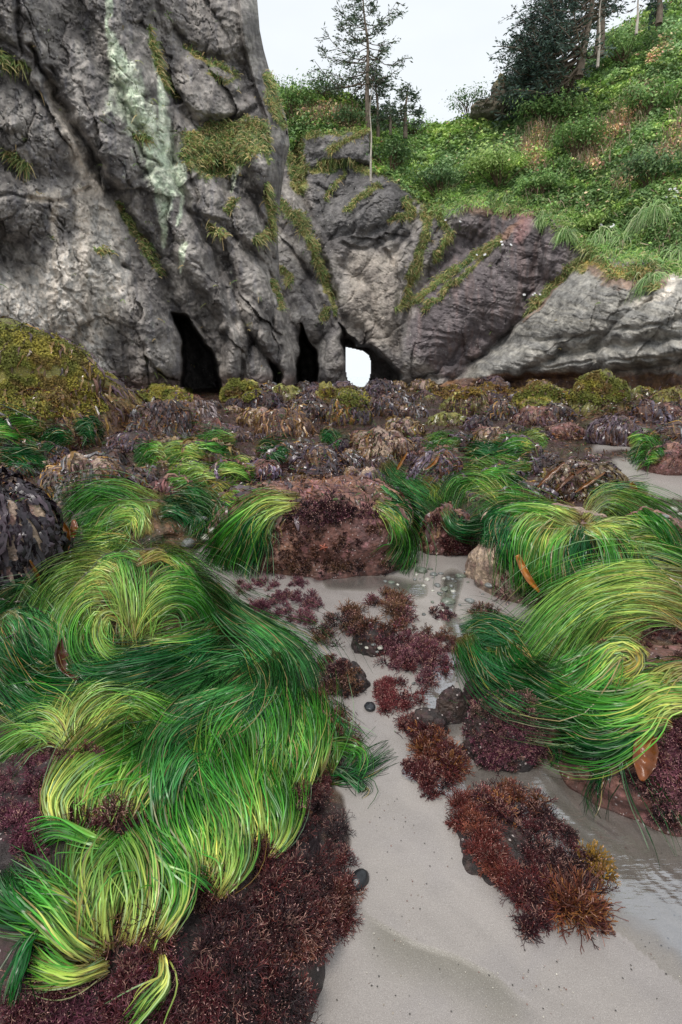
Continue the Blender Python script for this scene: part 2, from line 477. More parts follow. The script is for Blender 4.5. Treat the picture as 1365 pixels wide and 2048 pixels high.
def rock_detail(U, Vv, sc_=1.0, seed=0):
    w1 = 16 * fbm(P3(U, Vv, 70), 3, 61 + seed); w2 = 16 * fbm(P3(U, Vv, 70), 3, 62 + seed)
    a, e1 = cells(U + w1 * 1.6, Vv + w2 * 1.6, 62, 165, 78, 3 + seed)
    b, e2 = cells(U + w1, Vv + w2, 55, 48, 26, 4 + seed)
    c, e3 = cells(U + w1 * .5, Vv + w2 * .5, 40, 20, 13, 5 + seed)
    mod = 0.5 + 0.5 * sstep(-.3, .3, fbm(P3(U, Vv, 90), 2, 77 + seed))
    r = 1.0 * a + 0.20 * b * mod + 0.08 * c * mod
    r = r + 0.10 * fbm(P3(U, Vv, 30), 4, 71 + seed) * mod + 0.10 * fbm(P3(U, Vv, 10), 4, 72 + seed, .6) + 0.07 * fbm(P3(U, Vv, 4.5), 3, 73 + seed, .7)
    t = math.radians(60)
    pa = (U * math.cos(t) + Vv * math.sin(t)); qa = (-U * math.sin(t) + Vv * math.cos(t))
    for k, (la, lb, am, wd) in enumerate([(110, 38, .17, .025), (60, 24, .09, .03), (46, 60, .07, .025), (26, 14, .035, .05)]):
        n = fbm(np.stack([(pa + w1) / la, (qa + w2) / lb, 0 * pa + 9.1 * k], -1), 3, 700 + seed + k, .45)
        r = r - am * (1 - sstep(0, wd, np.abs(n))) * sstep(-.2, .2, fbm(P3(U, Vv, 60), 2, 720 + k))
    r = r + .075 * np.abs(fbm(P3(U, Vv, 7), 3, 730 + seed, .6)) + .11 * np.abs(fbm(P3(U, Vv, 19), 2, 731 + seed))
    return r * sc_, e1, e2

LEFT_EDGE = [(-200, 500), (-60, 508), (0, 515), (60, 520), (100, 528), (165, 546), (200, 560), (235, 573), (290, 580), (340, 569), (400, 561), (470, 556), (560, 560), (640, 574), (700, 588), (800, 596)]
CAVE1 = [(343, 624), (372, 634), (392, 660), (408, 686), (428, 716), (440, 745), (446, 800), (362, 800), (358, 762), (364, 720), (364, 680), (352, 650)]
CAVE2 = [(602, 648), (612, 668), (620, 684), (632, 708), (638, 738), (630, 800), (596, 800), (590, 770), (597, 718), (599, 680)]
CAVE2B = [(540, 720), (552, 728), (562, 760), (556, 790), (545, 775)]
ARCHC = [(680, 650), (694, 668), (716, 688), (742, 690), (760, 704), (782, 728), (802, 748), (806, 762), (796, 800), (700, 800), (697, 775), (690, 740), (686, 700)]
HOLE = [(692, 695), (708, 698), (727, 703), (737, 711), (741, 722), (742, 740), (738, 758), (733, 770), (731, 800), (705, 800), (701, 770), (696, 757), (692, 734)]

def crackset(U, Vv, lst):
    g = np.zeros(U.shape)
    for pts, w, dep in lst:
        m = strokes(U, Vv, pts, w)
        g = np.maximum(g, dep * m ** 1.3)
    return g

def veg_col(U, Vv, seed, warm=0.0):
    n = fbm(P3(U, Vv, 14), 4, 90 + seed); n2 = fbm(P3(U, Vv, 50), 3, 91 + seed)
    c = mixc(lin(66, 84, 46) + 0 * P3(U, Vv), lin(112, 118, 70), sstep(-.3, .4, n))
    c = mixc(c, lin(150, 138, 84), sstep(0.0, .4, n2) * (0.35 + warm))
    return c

def left_cliff():
    nr, nc = 460, 420
    vv = np.linspace(-130, 815, nr)[:, None] * np.ones((1, nc))
    edge = poly_lerp(LEFT_EDGE, vv[:, 0])[:, None]
    s = np.linspace(0, 1, nc)[None]
    U = -190 + s * (edge + 190)
    wu = 5 * vn(P3(U, vv, 22), 1); wv = 5 * vn(P3(U, vv, 22), 2)
    u = U + wu; v = vv + wv
    Yb = 12.5 + 11.5 * sstep(-100, 640, U[0]) + 1.0
    Yb = 13.0 + 10.5 * (np.clip(U[0] + 190, 0, 800) / 760) ** 1.0
    tth = np.full(U.shape, 5.5)
    ledge = sdf(u, v, [(355, 270), (440, 245), (535, 240), (540, 290), (470, 350), (420, 360), (370, 330)])
    tth = np.where(ledge < 0, 1.5, tth)
    # under the big overhanging block: slope back toward the viewer is made by the lobes below
    Y = integrate(U, vv, Yb, tth, 775)
    L = [(424, 178, 95, 62, 62, 1.5), (440, 50, 110, 75, 80, 1.6), (360, 20, 60, 40, 70, .6),
         (60, 60, 150, 70, 70, 1.1), (190, 230, 220, 62, 62, 1.5), (250, 120, 190, 40, 68, 1.0),
         (60, 260, 110, 80, 40, 1.0), (60, 420, 140, 75, 10, 1.2), (150, 560, 170, 95, 75, 1.3), (20, 620, 120, 90, 20, .9),
         (285, 640, 120, 60, 60, 1.9), (310, 720, 90, 58, 80, 1.7), (230, 560, 120, 34, 58, 1.2), (200, 690, 110, 70, 85, .8),
         (330, 410, 130, 40, 68, 1.1), (395, 520, 130, 38, 62, 1.5), (440, 440, 140, 42, 55, 1.2), (520, 330, 90, 32, 70, 1.6), (500, 240, 70, 34, 60, 1.0),
         (440, 590, 110, 34, 65, 1.7), (510, 560, 110, 36, 62, 1.5), (500, 460, 90, 34, 60, 1.3), (545, 470, 110, 24, 85, 1.3),
         (470, 700, 80, 26, 95, 1.8), (520, 650, 90, 30, 62, 1.9), (510, 745, 60, 34, 85, 1.2), (565, 650, 90, 22, 80, 1.0), (575, 735, 60, 18, 88, 1.0)]
    R = lobes(u, v, L)
    det, e1, e2 = rock_detail(u, v, 1.0, 0)
    g = crackset(u, v, [
        ([(60, 90), (87, 149), (143, 246), (180, 302), (205, 354), (241, 395), (256, 436), (302, 497), (333, 554), (356, 630)], [10, 16, 20, 18, 22, 26, 22, 22, 22, 24], 1.7),
        ([(307, -40), (312, 40), (320, 77), (333, 154), (352, 205), (345, 250), (343, 330)], [12, 18, 20, 16, 24, 18, 10], 1.6),
        ([(352, 210), (375, 232), (410, 246), (455, 246), (480, 235), (510, 215)], [16, 22, 22, 20, 14, 8], 1.4),
        ([(350, 60), (372, 88), (415, 112), (445, 122), (490, 128)], [12, 14, 14, 12, 8], 1.0),
        ([(256, 260), (300, 320), (318, 330), (300, 345), (262, 372), (245, 392)], [6, 9, 8, 12, 14, 14], .9),
        ([(35, 0), (38, 60), (44, 105)], [14, 14, 10], 1.0),
        ([(0, 80), (30, 95), (60, 115)], 10, .7),
        ([(0, 390), (60, 398), (120, 402), (180, 380)], [6, 8, 8, 5], .5),
        ([(100, 135), (120, 180), (140, 260)], [6, 9, 6], .6),
        ([(400, 430), (440, 450), (480, 480), (540, 560), (560, 610)], [10, 14, 14, 14, 10], 1.0),
        ([(250, 530), (290, 580), (330, 620), (345, 640)], [8, 12, 16, 18], 1.2),
        ([(440, 530), (452, 580), (460, 622), (476, 660), (484, 740)], [8, 10, 18, 12, 10], 1.2),
        ([(380, 350), (398, 420), (430, 470)], [7, 9, 7], .7),
        ([(540, 550), (548, 620), (545, 700)], [6, 9, 8], .8),
        ([(395, 640), (425, 690), (440, 740)], [8, 8, 8], .6),
        ([(230, 130), (250, 200), (285, 260)], [5, 7, 5], .4),
        ([(500, 380), (530, 440), (545, 520)], [6, 8, 6], .7)])
    Rt = R * .95 + det - g * 0.52
    hole1 = 1 - sstep(-9, 3, sdf(u, v, CAVE1)); hole2 = 1 - sstep(-7, 3, sdf(u, v, CAVE2)); h3 = 1 - sstep(-6, 3, sdf(u, v, CAVE2B))
    boul = 1.2 * np.sqrt(np.clip(1 - ((U - 24) / 20) ** 2 - ((vv - 250) / 18) ** 2, 0, 1))
    e = edge - U
    x = np.clip(1 - e / 46, 0, 1)
    Y = Y - 0.85 * Rt - boul * 0.5 + 2.6 * (1 - np.sqrt(1 - np.minimum(x, .999) ** 2)) + 5.5 * np.maximum(hole1, np.maximum(hole2, h3 * .4))
    V = at(U, vv, Y)
    # colour
    n1 = fbm(P3(U, vv, 34), 4, 101); n2 = fbm(P3(U, vv, 9), 4, 102); n3 = fbm(np.stack([U / 9, vv / 60, 0 * U], -1), 4, 103)
    c = mixc(lin(98, 93, 90) + 0 * V, lin(128, 122, 116), sstep(-.4, .5, n1 + .5 * n2))
    c = mixc(c, lin(84, 82, 86), sstep(.05, .5, n3) * .5)
    low = 1 - sstep(-25, 25, sdf(u, v, [(-300, 560), (60, 540), (150, 480), (180, 400), (235, 420), (250, 560), (240, 640), (205, 700), (230, 830), (-300, 830)]))
    c = mixc(c, mixc(lin(196, 186, 174) + 0 * V, lin(160, 155, 148), sstep(-.3, .3, n2 + n3)), low * .95)
    pale = strokes(u, v, [(95, 165), (125, 240), (160, 330), (190, 380)], [10, 22, 26, 30])
    pale = np.maximum(pale, strokes(u, v, [(165, 390), (172, 560), (182, 680)], [30, 14, 14]))
    pale = np.maximum(pale, strokes(u, v, [(112, 400), (112, 600)], [12, 7]))
    pale = np.maximum(pale, strokes(u, v, [(60, 400), (110, 392), (130, 410)], [14, 22, 12]))
    c = mixc(c, lin(186, 174, 160), sstep(.1, .8, pale + .35 * n2) * .75)
    li = strokes(u, v, [(215, -30), (216, 60), (240, 130), (262, 200), (300, 270), (320, 320), (335, 380)], [10, 12, 38, 62, 56, 56, 36])
    li = np.maximum(li, strokes(u, v, [(300, 60), (320, 160), (330, 270), (320, 350)], [8, 16, 26, 40]))
    li = np.maximum(li, .9 * strokes(u, v, [(330, 350), (328, 440), (325, 490)], [30, 16, 8]))
    li = np.maximum(li, .9 * strokes(u, v, [(360, 340), (362, 400), (358, 450)], [24, 9, 5]))
    li = np.maximum(li, strokes(u, v, [(366, 492), (366, 520), (362, 545)], [14, 14, 5]))
    li = np.maximum(li, .7 * strokes(u, v, [(470, 330), (462, 380)], [12, 6]))
    lm = sstep(.2, .75, li + .35 * n2 + .35 * n3)
    c = mixc(c, mixc(lin(178, 190, 164) + 0 * V, lin(204, 208, 186), sstep(-.2, .3, n2)), lm * .85)
    # plants on ledges
    vg = 1 - sstep(-10, 6, ledge + 14 * n2)
    for pts, w in ([(300, 60), (322, 140), (345, 190)], [7, 14, 10]), ([(238, 405), (262, 450), (290, 500), (318, 545)], [8, 14, 15, 10]), ([(0, 120), (40, 128)], [12, 12]), \
            ([(500, 260), (530, 280), (538, 330)], [16, 14, 6]), ([(528, 150), (548, 210), (570, 255)], [10, 22, 10]), ([(415, 150), (450, 165), (480, 150)], [7, 6, 5]), ([(370, 95), (430, 130), (480, 150)], [6, 7, 5]),\
            ([(452, 420), (470, 400)], [8, 8]), ([(420, 450), (450, 470)], [9, 9]), ([(537, 370), (542, 430), (545, 480)], [7, 9, 6]), ([(518, 480), (540, 460)], [12, 12]), ([(190, 500), (214, 505)], [6, 7]),\
            ([(15, 310), (50, 330)], [9, 7]), ([(265, 275), (300, 280)], [7, 8]), ([(545, 560), (560, 620)], [8, 8]):
        vg = np.maximum(vg, sstep(.25, .6, strokes(u, v, pts, w) + .5 * n2))
    och = sstep(.1, .4, fbm(P3(U, vv, 28), 3, 108)) * vg
    cv = mixc(veg_col(U, vv, 1), lin(150, 128, 76), och * .7)
    c = mixc(c, cv, vg * .92)
    base = sstep(735, 775, vv + 6 * n2)
    c = mixc(c, lin(96, 66, 58), base * .55 * (1 - hole1) * (1 - hole2))
    cave = np.maximum(np.maximum(hole1, hole2), h3)
    c = mixc(c, lin(88, 84, 82), cave)
    c = c * np.array([1.44, 1.45, 1.47]) * 1.1 * (1 + .38 * fbm(P3(U, vv, 4), 3, 500, .7)[..., None]).clip(.4, 2) * (1 + .34 * n1[..., None]) * (1 - .32 * sstep(.05, .4, fbm(np.stack([(U - .5 * vv) / 26, (vv + .5 * U) / 90, 0 * U], -1), 3, 501)))[..., None]; o = obj('cliff', V, grid_faces(nr, nc), c, M_CLIFF, origin=np.array([0, 0, 0.])); tag(o, kind='structure')
    return V, vg, U, vv

RIDGE = [(430, 190), (540, 150), (560, 176), (600, 188), (650, 190), (700, 196), (735, 212), (780, 238), (812, 256), (830, 262), (870, 252), (905, 243), (930, 235), (960, 226), (1000, 216), (1060, 192), (1100, 165),
         (1150, 138), (1195, 92), (1225, 62), (1260, 44), (1300, 20), (1340, 2), (1365, -15), (1420, -45), (1600, -150)]
VEGTOP = [(430, 280), (560, 330), (600, 270), (640, 262), (700, 255), (738, 262), (742, 335), (760, 345), (800, 365), (830, 400), (870, 412), (915, 405), (950, 392), (1010, 408), (1085, 412), (1110, 440), (1150, 470), (1200, 502), (1250, 510), (1310, 515), (1365, 540), (1600, 560)]
BUTT = [(900, 790), (935, 745), (965, 715), (1000, 682), (1030, 650), (1062, 622), (1098, 588), (1135, 556), (1180, 532), (1240, 520), (1310, 530), (1365, 545), (1600, 560), (1600, 900), (900, 900)]

def right_cliff():
    nr, nc = 520, 640
    U = np.linspace(455, 1560, nc)[None] * np.ones((nr, 1))
    rg = poly_lerp(RIDGE, U[0])
    rg = rg + 3.0 * vn(P3(U[0], 0 * U[0], 12), 8)
    t = np.linspace(0, 1, nr)[:, None]
    vv = rg[None] + t * (815 - rg[None])
    wu = 5 * vn(P3(U, vv, 22), 5); wv = 5 * vn(P3(U, vv, 22), 6)
    u = U + wu; v = vv + wv
    Yb = 29.5 - 11.5 * sstep(760, 1500, U[0])
    top = poly_lerp(VEGTOP, u) + 8 * fbm(P3(U, vv, 25), 3, 9)
    hill = 1 - sstep(-8, 10, v - top)
    tth = 3.2 * (1 - hill) + 1.0 * hill
    tth = np.where((u < 800) & (hill > .5), 1.25, tth)
    sb = sdf(u, v, BUTT)
    tth = np.where((sb < 0), 2.2, tth)
    Y = integrate(U, vv, Yb, tth, 775)
    L = [(670, 290, 70, 42, 25, 1.2), (735, 420, 105, 55, 150, 1.9), (690, 480, 70, 40, 130, 1.1), (650, 520, 90, 30, 65, 1.4), (605, 470, 130, 34, 62, 1.7), (590, 560, 130, 34, 70, 1.8), (640, 610, 80, 34, 60, 1.8),
         (665, 715, 70, 34, 92, 2.6), (575, 700, 100, 26, 85, 1.6), (625, 640, 60, 40, 40, 2.0),
         (745, 530, 80, 55, 70, 1.3), (715, 600, 70, 45, 60, 1.5), (775, 610, 110, 40, 85, 1.6), (755, 680, 60, 26, 60, 1.8), (770, 480, 110, 34, 135, 1.2), (800, 540, 120, 30, 115, 1.3),
         (900, 620, 150, 72, 128, 2.2), (850, 690, 90, 60, 130, 2.0), (1000, 560, 120, 60, 105, 2.0), (1030, 470, 70, 60, 90, 1.7), (935, 430, 50, 55, 100, 1.3), (1110, 500, 70, 38, 85, 1.2), (870, 480, 110, 40, 130, .9),
         (1180, 620, 190, 90, 150, 3.2), (1290, 640, 160, 70, 165, 3.2), (1080, 700, 170, 40, 155, 2.6), (1340, 600, 110, 60, 10, 2.8), (1250, 710, 260, 34, 172, 2.6)]
    R = lobes(u, v, L)
    det, e1, e2 = rock_detail(U * -1 + wu, vv + wv, 1.0, 40)
    inb = 1 - sstep(-10, 10, sb)
    det = det * (1 - .55 * inb)
    lay = fbm(np.stack([(u + .35 * v) / 80, (v - .25 * u) / 7.5, 0 * u], -1), 4, 200)
    purp = 1 - sstep(-10, 15, sdf(u, v, [(820, 700), (830, 600), (930, 430), (1100, 410), (1150, 480), (1135, 550), (1000, 680), (900, 760)]))
    det = det * (1 - .35 * purp) + .12 * lay * purp + .10 * lay * inb
    g = crackset(u, v, [
        ([(560, 420), (590, 470), (625, 560), (650, 620), (665, 650)], [10, 12, 12, 12, 10], 1.0),
        ([(600, 380), (612, 430), (640, 500), (660, 570), (672, 640)], [12, 14, 12, 12, 14], 1.5),
        ([(575, 190), (590, 280), (602, 370)], [14, 22, 14], 1.6),
        ([(640, 370), (680, 400), (720, 380), (780, 370)], [6, 8, 8, 6], .6),
        ([(620, 340), (680, 330), (735, 330)], [12, 14, 8], 1.0),
        ([(690, 490), (730, 500), (790, 470), (840, 410)], [8, 9, 9, 7], .8),
        ([(770, 500), (800, 560), (790, 640), (800, 700)], [8, 9, 9, 10], .8),
        ([(830, 420), (820, 500), (800, 600), (790, 660)], [8, 9, 9, 9], .6),
        ([(905, 760), (960, 715), (1010, 670), (1060, 620), (1130, 555)], [20, 18, 14, 14, 12], 1.6),
        ([(985, 470), (975, 560), (965, 620)], [5, 6, 5], .4),
        ([(1083, 430), (1085, 500), (1080, 560), (1050, 610)], [6, 9, 8, 6], .8),
        ([(960, 450), (940, 480), (950, 510)], [7, 8, 7], .6),
        ([(1200, 740), (1190, 690), (1240, 640), (1300, 600)], [8, 16, 14, 8], .9),
        ([(1000, 700), (1100, 680), (1250, 660), (1365, 640)], [5, 8, 9, 9], .5),
        ([(1050, 740), (1200, 722), (1365, 712)], [4, 6, 6], .35),
        ([(800, 770), (850, 760), (900, 750)], [10, 10, 8], .6)])
    bump = 0.5 * fbm(P3(U, vv, 45), 3, 300) + 0.5 * fbm(P3(U, vv, 16), 3, 301)
    Rt = (R * .9 + det - g * .55) * (1 - hill) + bump * hill * .8
    ar = 1 - sstep(-9, 3, sdf(u, v, ARCHC)); h2 = 1 - sstep(-7, 3, sdf(u, v, CAVE2))
    Y = Y - .85 * Rt + 6 * ar + 9 * h2
    # roots ledge overhanging dark soil under the trees
    V = at(U, vv, Y)
    hs = sdf(U, vv, HOLE)
    valid = hs > 0
    n1 = fbm(P3(U, vv, 34), 4, 111); n2 = fbm(P3(U, vv, 9), 4, 112); n3 = fbm(np.stack([U / 9, vv / 60, 0 * U], -1), 4, 113)
    c = mixc(lin(96, 91, 89) + 0 * V, lin(124, 118, 112), sstep(-.4, .5, n1 + .5 * n2))
    c = mixc(c, lin(86, 78, 80), purp * .8)
    c = mixc(c, lin(108, 90, 86), purp * sstep(0, .4, n3) * .4)
    c = mixc(c, lin(78, 76, 76), (1 - sstep(-15, 15, sdf(u, v, [(590, 250), (740, 250), (830, 380), (820, 460), (740, 500), (640, 470)]))) * .75)
    cb = mixc(lin(140, 136, 128) + 0 * V, lin(118, 116, 112), sstep(-.3, .3, lay + n2 * .4))
    c = mixc(c, cb, inb * .9)
    c = mixc(c, lin(150, 138, 124), (1 - sstep(-20, 15, sdf(u, v, [(700, 500), (800, 500), (800, 700), (740, 690), (690, 640)]))) * .35)
    band = strokes(u, v, [(840, 790), (930, 772), (1100, 766), (1250, 768), (1600, 768)], [14, 22, 26, 24, 30])
    c = mixc(c, mixc(lin(112, 78, 48) + 0 * V, lin(88, 62, 52), sstep(-.2, .3, n2)), sstep(.05, .35, band + .15 * n2) * .85)
    c = mixc(c, lin(176, 160, 148), strokes(u, v, [(1180, 762), (1365, 735), (1500, 730)], [4, 9, 9]) * .6)
    # soil
    org = np.maximum.reduce([strokes(u, v, [(940, 412), (1000, 418), (1060, 425)], [22, 26, 14]), strokes(u, v, [(1040, 440), (1010, 470), (985, 490)], [10, 14, 8]), strokes(u, v, [(1180, 530), (1230, 560), (1330, 560)], [20, 30, 30]),
                             strokes(u, v, [(1135, 545), (1090, 600), (1050, 640)], [8, 6, 4])])
    c = mixc(c, lin(138, 102, 78), sstep(.2, .7, org + .4 * n2) * .5)
    c = mixc(c, lin(150, 112, 108), strokes(u, v, [(1050, 420), (1040, 480)], [30, 14]) * .7 * purp)
    wh = strokes(u, v, [(1275, 605), (1330, 590), (1365, 545)], [12, 14, 30])
    c = mixc(c, lin(206, 196, 182), sstep(.3, .7, wh + .5 * n2) * .7)
    # vegetation
    vg = hill.copy()
    for pts, w in ([(560, 410), (600, 440), (630, 500), (655, 580), (672, 630)], [14, 22, 14, 12, 6]), ([(585, 200), (590, 290), (600, 380)], [40, 30, 20]), ([(610, 270), (660, 262), (735, 262)], [18, 14, 12]), ([(620, 345), (700, 330), (740, 345)], [10, 14, 10]), \
            ([(1000, 480), (940, 520), (880, 560), (840, 600), (790, 620)], [9, 12, 14, 12, 6]), ([(985, 500), (905, 570), (850, 620)], [5, 9, 8]), ([(860, 410), (850, 480), (830, 540), (805, 600)], [18, 16, 14, 8]),\
            ([(1180, 520), (1130, 550), (1085, 592), (1050, 628)], [20, 12, 10, 7]), ([(760, 370), (720, 400), (690, 420)], [9, 8, 5]), ([(640, 330), (700, 325)], [14, 10]), ([(660, 300), (720, 270)], [10, 5]),\
            ([(565, 540), (580, 560)], [14, 14]), ([(880, 430), (900, 470), (870, 520)], [12, 16, 10]), ([(810, 400), (830, 430), (780, 440)], [12, 14, 6]), ([(690, 345), (650, 400)], [8, 5]), ([(640, 640), (655, 620)], [8, 8]), ([(1290, 560), (1310, 575)], [18, 12]), ([(1180, 500), (1220, 545), (1300, 540)], [20, 22, 14]):
        vg = np.maximum(vg, sstep(.25, .6, strokes(u, v, pts, w) + .45 * n2))
    cv = veg_col(U, vv, 2)
    ocg = strokes(u, v, [(1160, 520), (1220, 540), (1340, 545)], [22, 34, 34])
    cv = mixc(cv, lin(146, 122, 62), np.clip(ocg * 1.2 + (1 - hill) * .45 * sstep(-.1, .3, n1), 0, 1) * .8)
    c = mixc(c, np.where(hill[..., None] > .5, cv * 1.0, cv), vg * .95)
    c = mixc(c, lin(88, 84, 82), np.maximum(ar, h2) * .7)
    c = mixc(c, lin(84, 70, 52), strokes(u, v, [(1165, 130), (1110, 165), (1060, 190)], [12, 16, 10]) * .9)
    c = c * np.array([1.44, 1.45, 1.47]) * 1.1 * (1 + .38 * fbm(P3(U, vv, 4), 3, 500, .7)[..., None]).clip(.4, 2) * (1 + .34 * n1[..., None]) * (1 - .32 * sstep(.05, .4, fbm(np.stack([(U - .5 * vv) / 26, (vv + .5 * U) / 90, 0 * U], -1), 3, 501)))[..., None]; o = obj('cliff', V, grid_faces(nr, nc, valid), c, M_CLIFF, origin=np.array([0, 0, 0.])); tag(o, kind='structure')
    return V, vg, hill, U, vv

LV, LVG, LU, LVV = left_cliff()
RV, RVG, RHILL, RU, RVV = right_cliff()

def gnormals(V):
    a = np.gradient(V, axis=0); b = np.gradient(V, axis=1)
    n = nrm(np.cross(b, a)); s = np.sign((n * (CAM - V)).sum(-1, keepdims=True)); return n * s

def sample_grid(V, Nn, w, n):
    w = (w * ((RU if V is RV else LU) > -60)).ravel(); w = w / w.sum()
    i = rng.choice(len(w), n, p=w)
    P = V.reshape(-1, 3)[i]
    st = np.abs(rng.normal(size=(n, 1))) * 0
    return P + rng.normal(size=(n, 3)) * 0.05, Nn.reshape(-1, 3)[i], i

def px_area(V):
    a = np.gradient(V, axis=0); b = np.gradient(V, axis=1)
    return np.linalg.norm(np.cross(a, b), axis=-1)

def vegetation():
    Nr = gnormals(RV); up = np.array([0, 0, 1.0])
    w = RHILL * (RU < 1500) * (RVV > -60)
    # salal and bramble leaf cover of the hillside; density per screen area x slope
    n = 150000
    P, Nn, i = sample_grid(RV, Nr, w, n)
    U = RU.ravel()[i]; Vv = RVV.ravel()[i]
    clump = fbm(P * 0.9, 3, 401); tint = fbm(P * 0.35, 3, 402); tex = vn(P * 2.8, 403)
    thick = np.clip(0.10 + 0.30 * (clump + .3), 0, .6) * rng.uniform(0.0, 1, n) ** .6
    P = P + (Nn * .5 + up * .6) * thick[:, None]
    dark = lin(62, 84, 48); mid = lin(94, 120, 62); lt = lin(138, 154, 88); blue = lin(94, 118, 84); dry = lin(164, 148, 122); rd = lin(136, 104, 92)
    c = mixc(dark + 0 * P, mid, sstep(-.3, .5, tex + tint))
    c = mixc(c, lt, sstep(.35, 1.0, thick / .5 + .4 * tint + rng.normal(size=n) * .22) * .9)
    c = mixc(c, blue, sstep(.1, .4, fbm(P * .5, 2, 405)) * .6)
    dz = np.maximum.reduce([strokes(U, Vv, [(1290, 200), (1230, 260), (1170, 300), (1190, 340)], [30, 34, 40, 20]), strokes(U, Vv, [(1080, 270), (1060, 300), (1070, 330)], [30, 30, 20]),
                            strokes(U, Vv, [(600, 220), (700, 240)], [30, 30]) * .6, strokes(U, Vv, [(1365, 260), (1320, 340), (1240, 370)], [24, 24, 14]) * .8, strokes(U, Vv, [(1330, 90), (1300, 120)], [20, 20]) * .6])
    dm = (dz + rng.uniform(-.4, .4, n)) > .38
    c = np.where(dm[:, None], np.where(rng.random((n, 1)) < .45, dry, np.where(rng.random((n, 1)) < .5, rd, mid)), c)
    c = c * rng.uniform(.75, 1.3, (n, 1)) * np.array([2.75, 2.6, 2.45])
    dist = P[:, 1]
    sz = 0.10 + 0.10 * rng.random(n) + .05 * (tint > .1)
    sz = sz * np.clip(dist / 25, .75, 1.3)
    V, Fc, C = leaves(P, Nn * .6 + up * .7, sz, c, .6, .9)
    tag(obj('hillside_undergrowth', V, Fc, C, M_LEAF, smooth=False), 'dense green leafy scrub covering the steep hillside', 'undergrowth', kind='stuff')
    # wispy grass blades: cliff ledges + hill grass
    def tufts(V_, vg, U_, VV_, n, hl, seed, pal, name, label):
        Nn = gnormals(V_)
        P, N1, i = sample_grid(V_, Nn, vg, n)
        L = rng.uniform(.5, 1.2, n) * hl
        S = 4; s = np.linspace(0, 1, S)[None, :, None]
        out = nrm(N1 * .7 + rng.normal(size=(n, 3)) * .45 + np.array([0, -.1, .55]))
        PP = P[:, None] + out[:, None] * L[:, None, None] * s + np.array([0, 0, -1]) * (L[:, None, None] * .75 * s ** 2)
        k = rng.integers(0, len(pal), n); sp = fbm(P * 1.1, 2, seed)
        c = np.array(pal)[k] * (1 + .35 * sp[:, None]) * rng.uniform(.8, 1.4, (n, 1)) * 1.45
        Wd = (0.045 * (1 - .8 * s[..., 0])) * np.ones((n, 1))
        V, Fc, C = ribbons(PP, Wd, np.repeat(c[:, None], S, 1), roll=1.2)
        tag(obj(name, V, Fc, C, M_LEAF, smooth=False), label, 'grass', kind='stuff')
    g = [lin(104, 122, 66), lin(134, 138, 86), lin(76, 96, 52), lin(164, 148, 104), lin(92, 112, 66), lin(140, 120, 84)]
    LVG2 = LVG * (.12 + sstep(-.15, .15, fbm(P3(LU, LVV, 13), 3, 640)))
    tufts(LV, LVG2, LU, LVV, 12000, .28, 5, g, 'ledge_grass', 'short green and straw grass on the ledges of the left cliff')
    rv = RVG * np.where(RHILL > .5, .0, 1) * (.12 + sstep(-.15, .15, fbm(P3(RU, RVV, 13), 3, 641)))
    tufts(RV, rv, RU, RVV, 20000, .30, 6, g, 'ledge_grass', 'green and ochre grass on the rock ribs beside the arch')
    eg = np.clip(1 - np.abs(RVV - poly_lerp(VEGTOP, RU)) / 26, 0, 1) * (RU > 860) + RHILL * sstep(.1, .5, fbm(P3(RU, RVV, 60), 3, 9)) * .35
    tufts(RV, eg, RU, RVV, 18000, .5, 7, [lin(92, 128, 58), lin(120, 152, 84), lin(144, 160, 92), lin(110, 140, 90), lin(150, 150, 110)], 'hanging_grass', 'long soft grass hanging over the lip of the right cliff')
vegetation()

def stalks():
    Nn = gnormals(RV)
    dz = np.maximum.reduce([strokes(RU, RVV, [(1290, 200), (1230, 260), (1170, 300), (1190, 340)], [40, 44, 50, 30]), strokes(RU, RVV, [(1080, 270), (1060, 300), (1070, 330)], [40, 40, 30]),
                            strokes(RU, RVV, [(1365, 260), (1320, 340), (1240, 370)], [34, 34, 24]), strokes(RU, RVV, [(600, 230), (720, 245)], [20, 20])])
    w = (dz + .12 * sstep(0, .4, fbm(P3(RU, RVV, 50), 3, 14))) * RHILL
    n = 4500
    P, N1, i = sample_grid(RV, Nn, w, n)
    S = 4; s = np.linspace(0, 1, S)[None, :, None]
    d = nrm(N1 * .45 + np.array([0, 0, 1.0]) + rng.normal(size=(n, 3)) * .45); L = rng.uniform(.2, .7, n)[:, None, None]
    PP = P[:, None] + d[:, None] * L * s + rng.normal(size=(n, S, 3)) * .03 * s
    c = np.array([lin(176, 160, 136), lin(150, 128, 108), lin(132, 104, 92), lin(120, 128, 82), lin(96, 116, 66)])[rng.integers(0, 5, n)] * rng.uniform(.8, 1.4, (n, 1))
    V, Fc, C = ribbons(PP, .03 * np.ones((n, S)), np.repeat(c[:, None], S, 1), roll=1.2)
    tag(obj('dry_stalks', V, Fc, C, M_LEAF, smooth=False), 'pale dry stalks standing in patches of the green hillside', 'stalks', kind='stuff')
stalks()

def surf_right(u, v):
    d = (RU - u) ** 2 + (RVV - v) ** 2
    return RV.reshape(-1, 3)[np.argmin(d)]

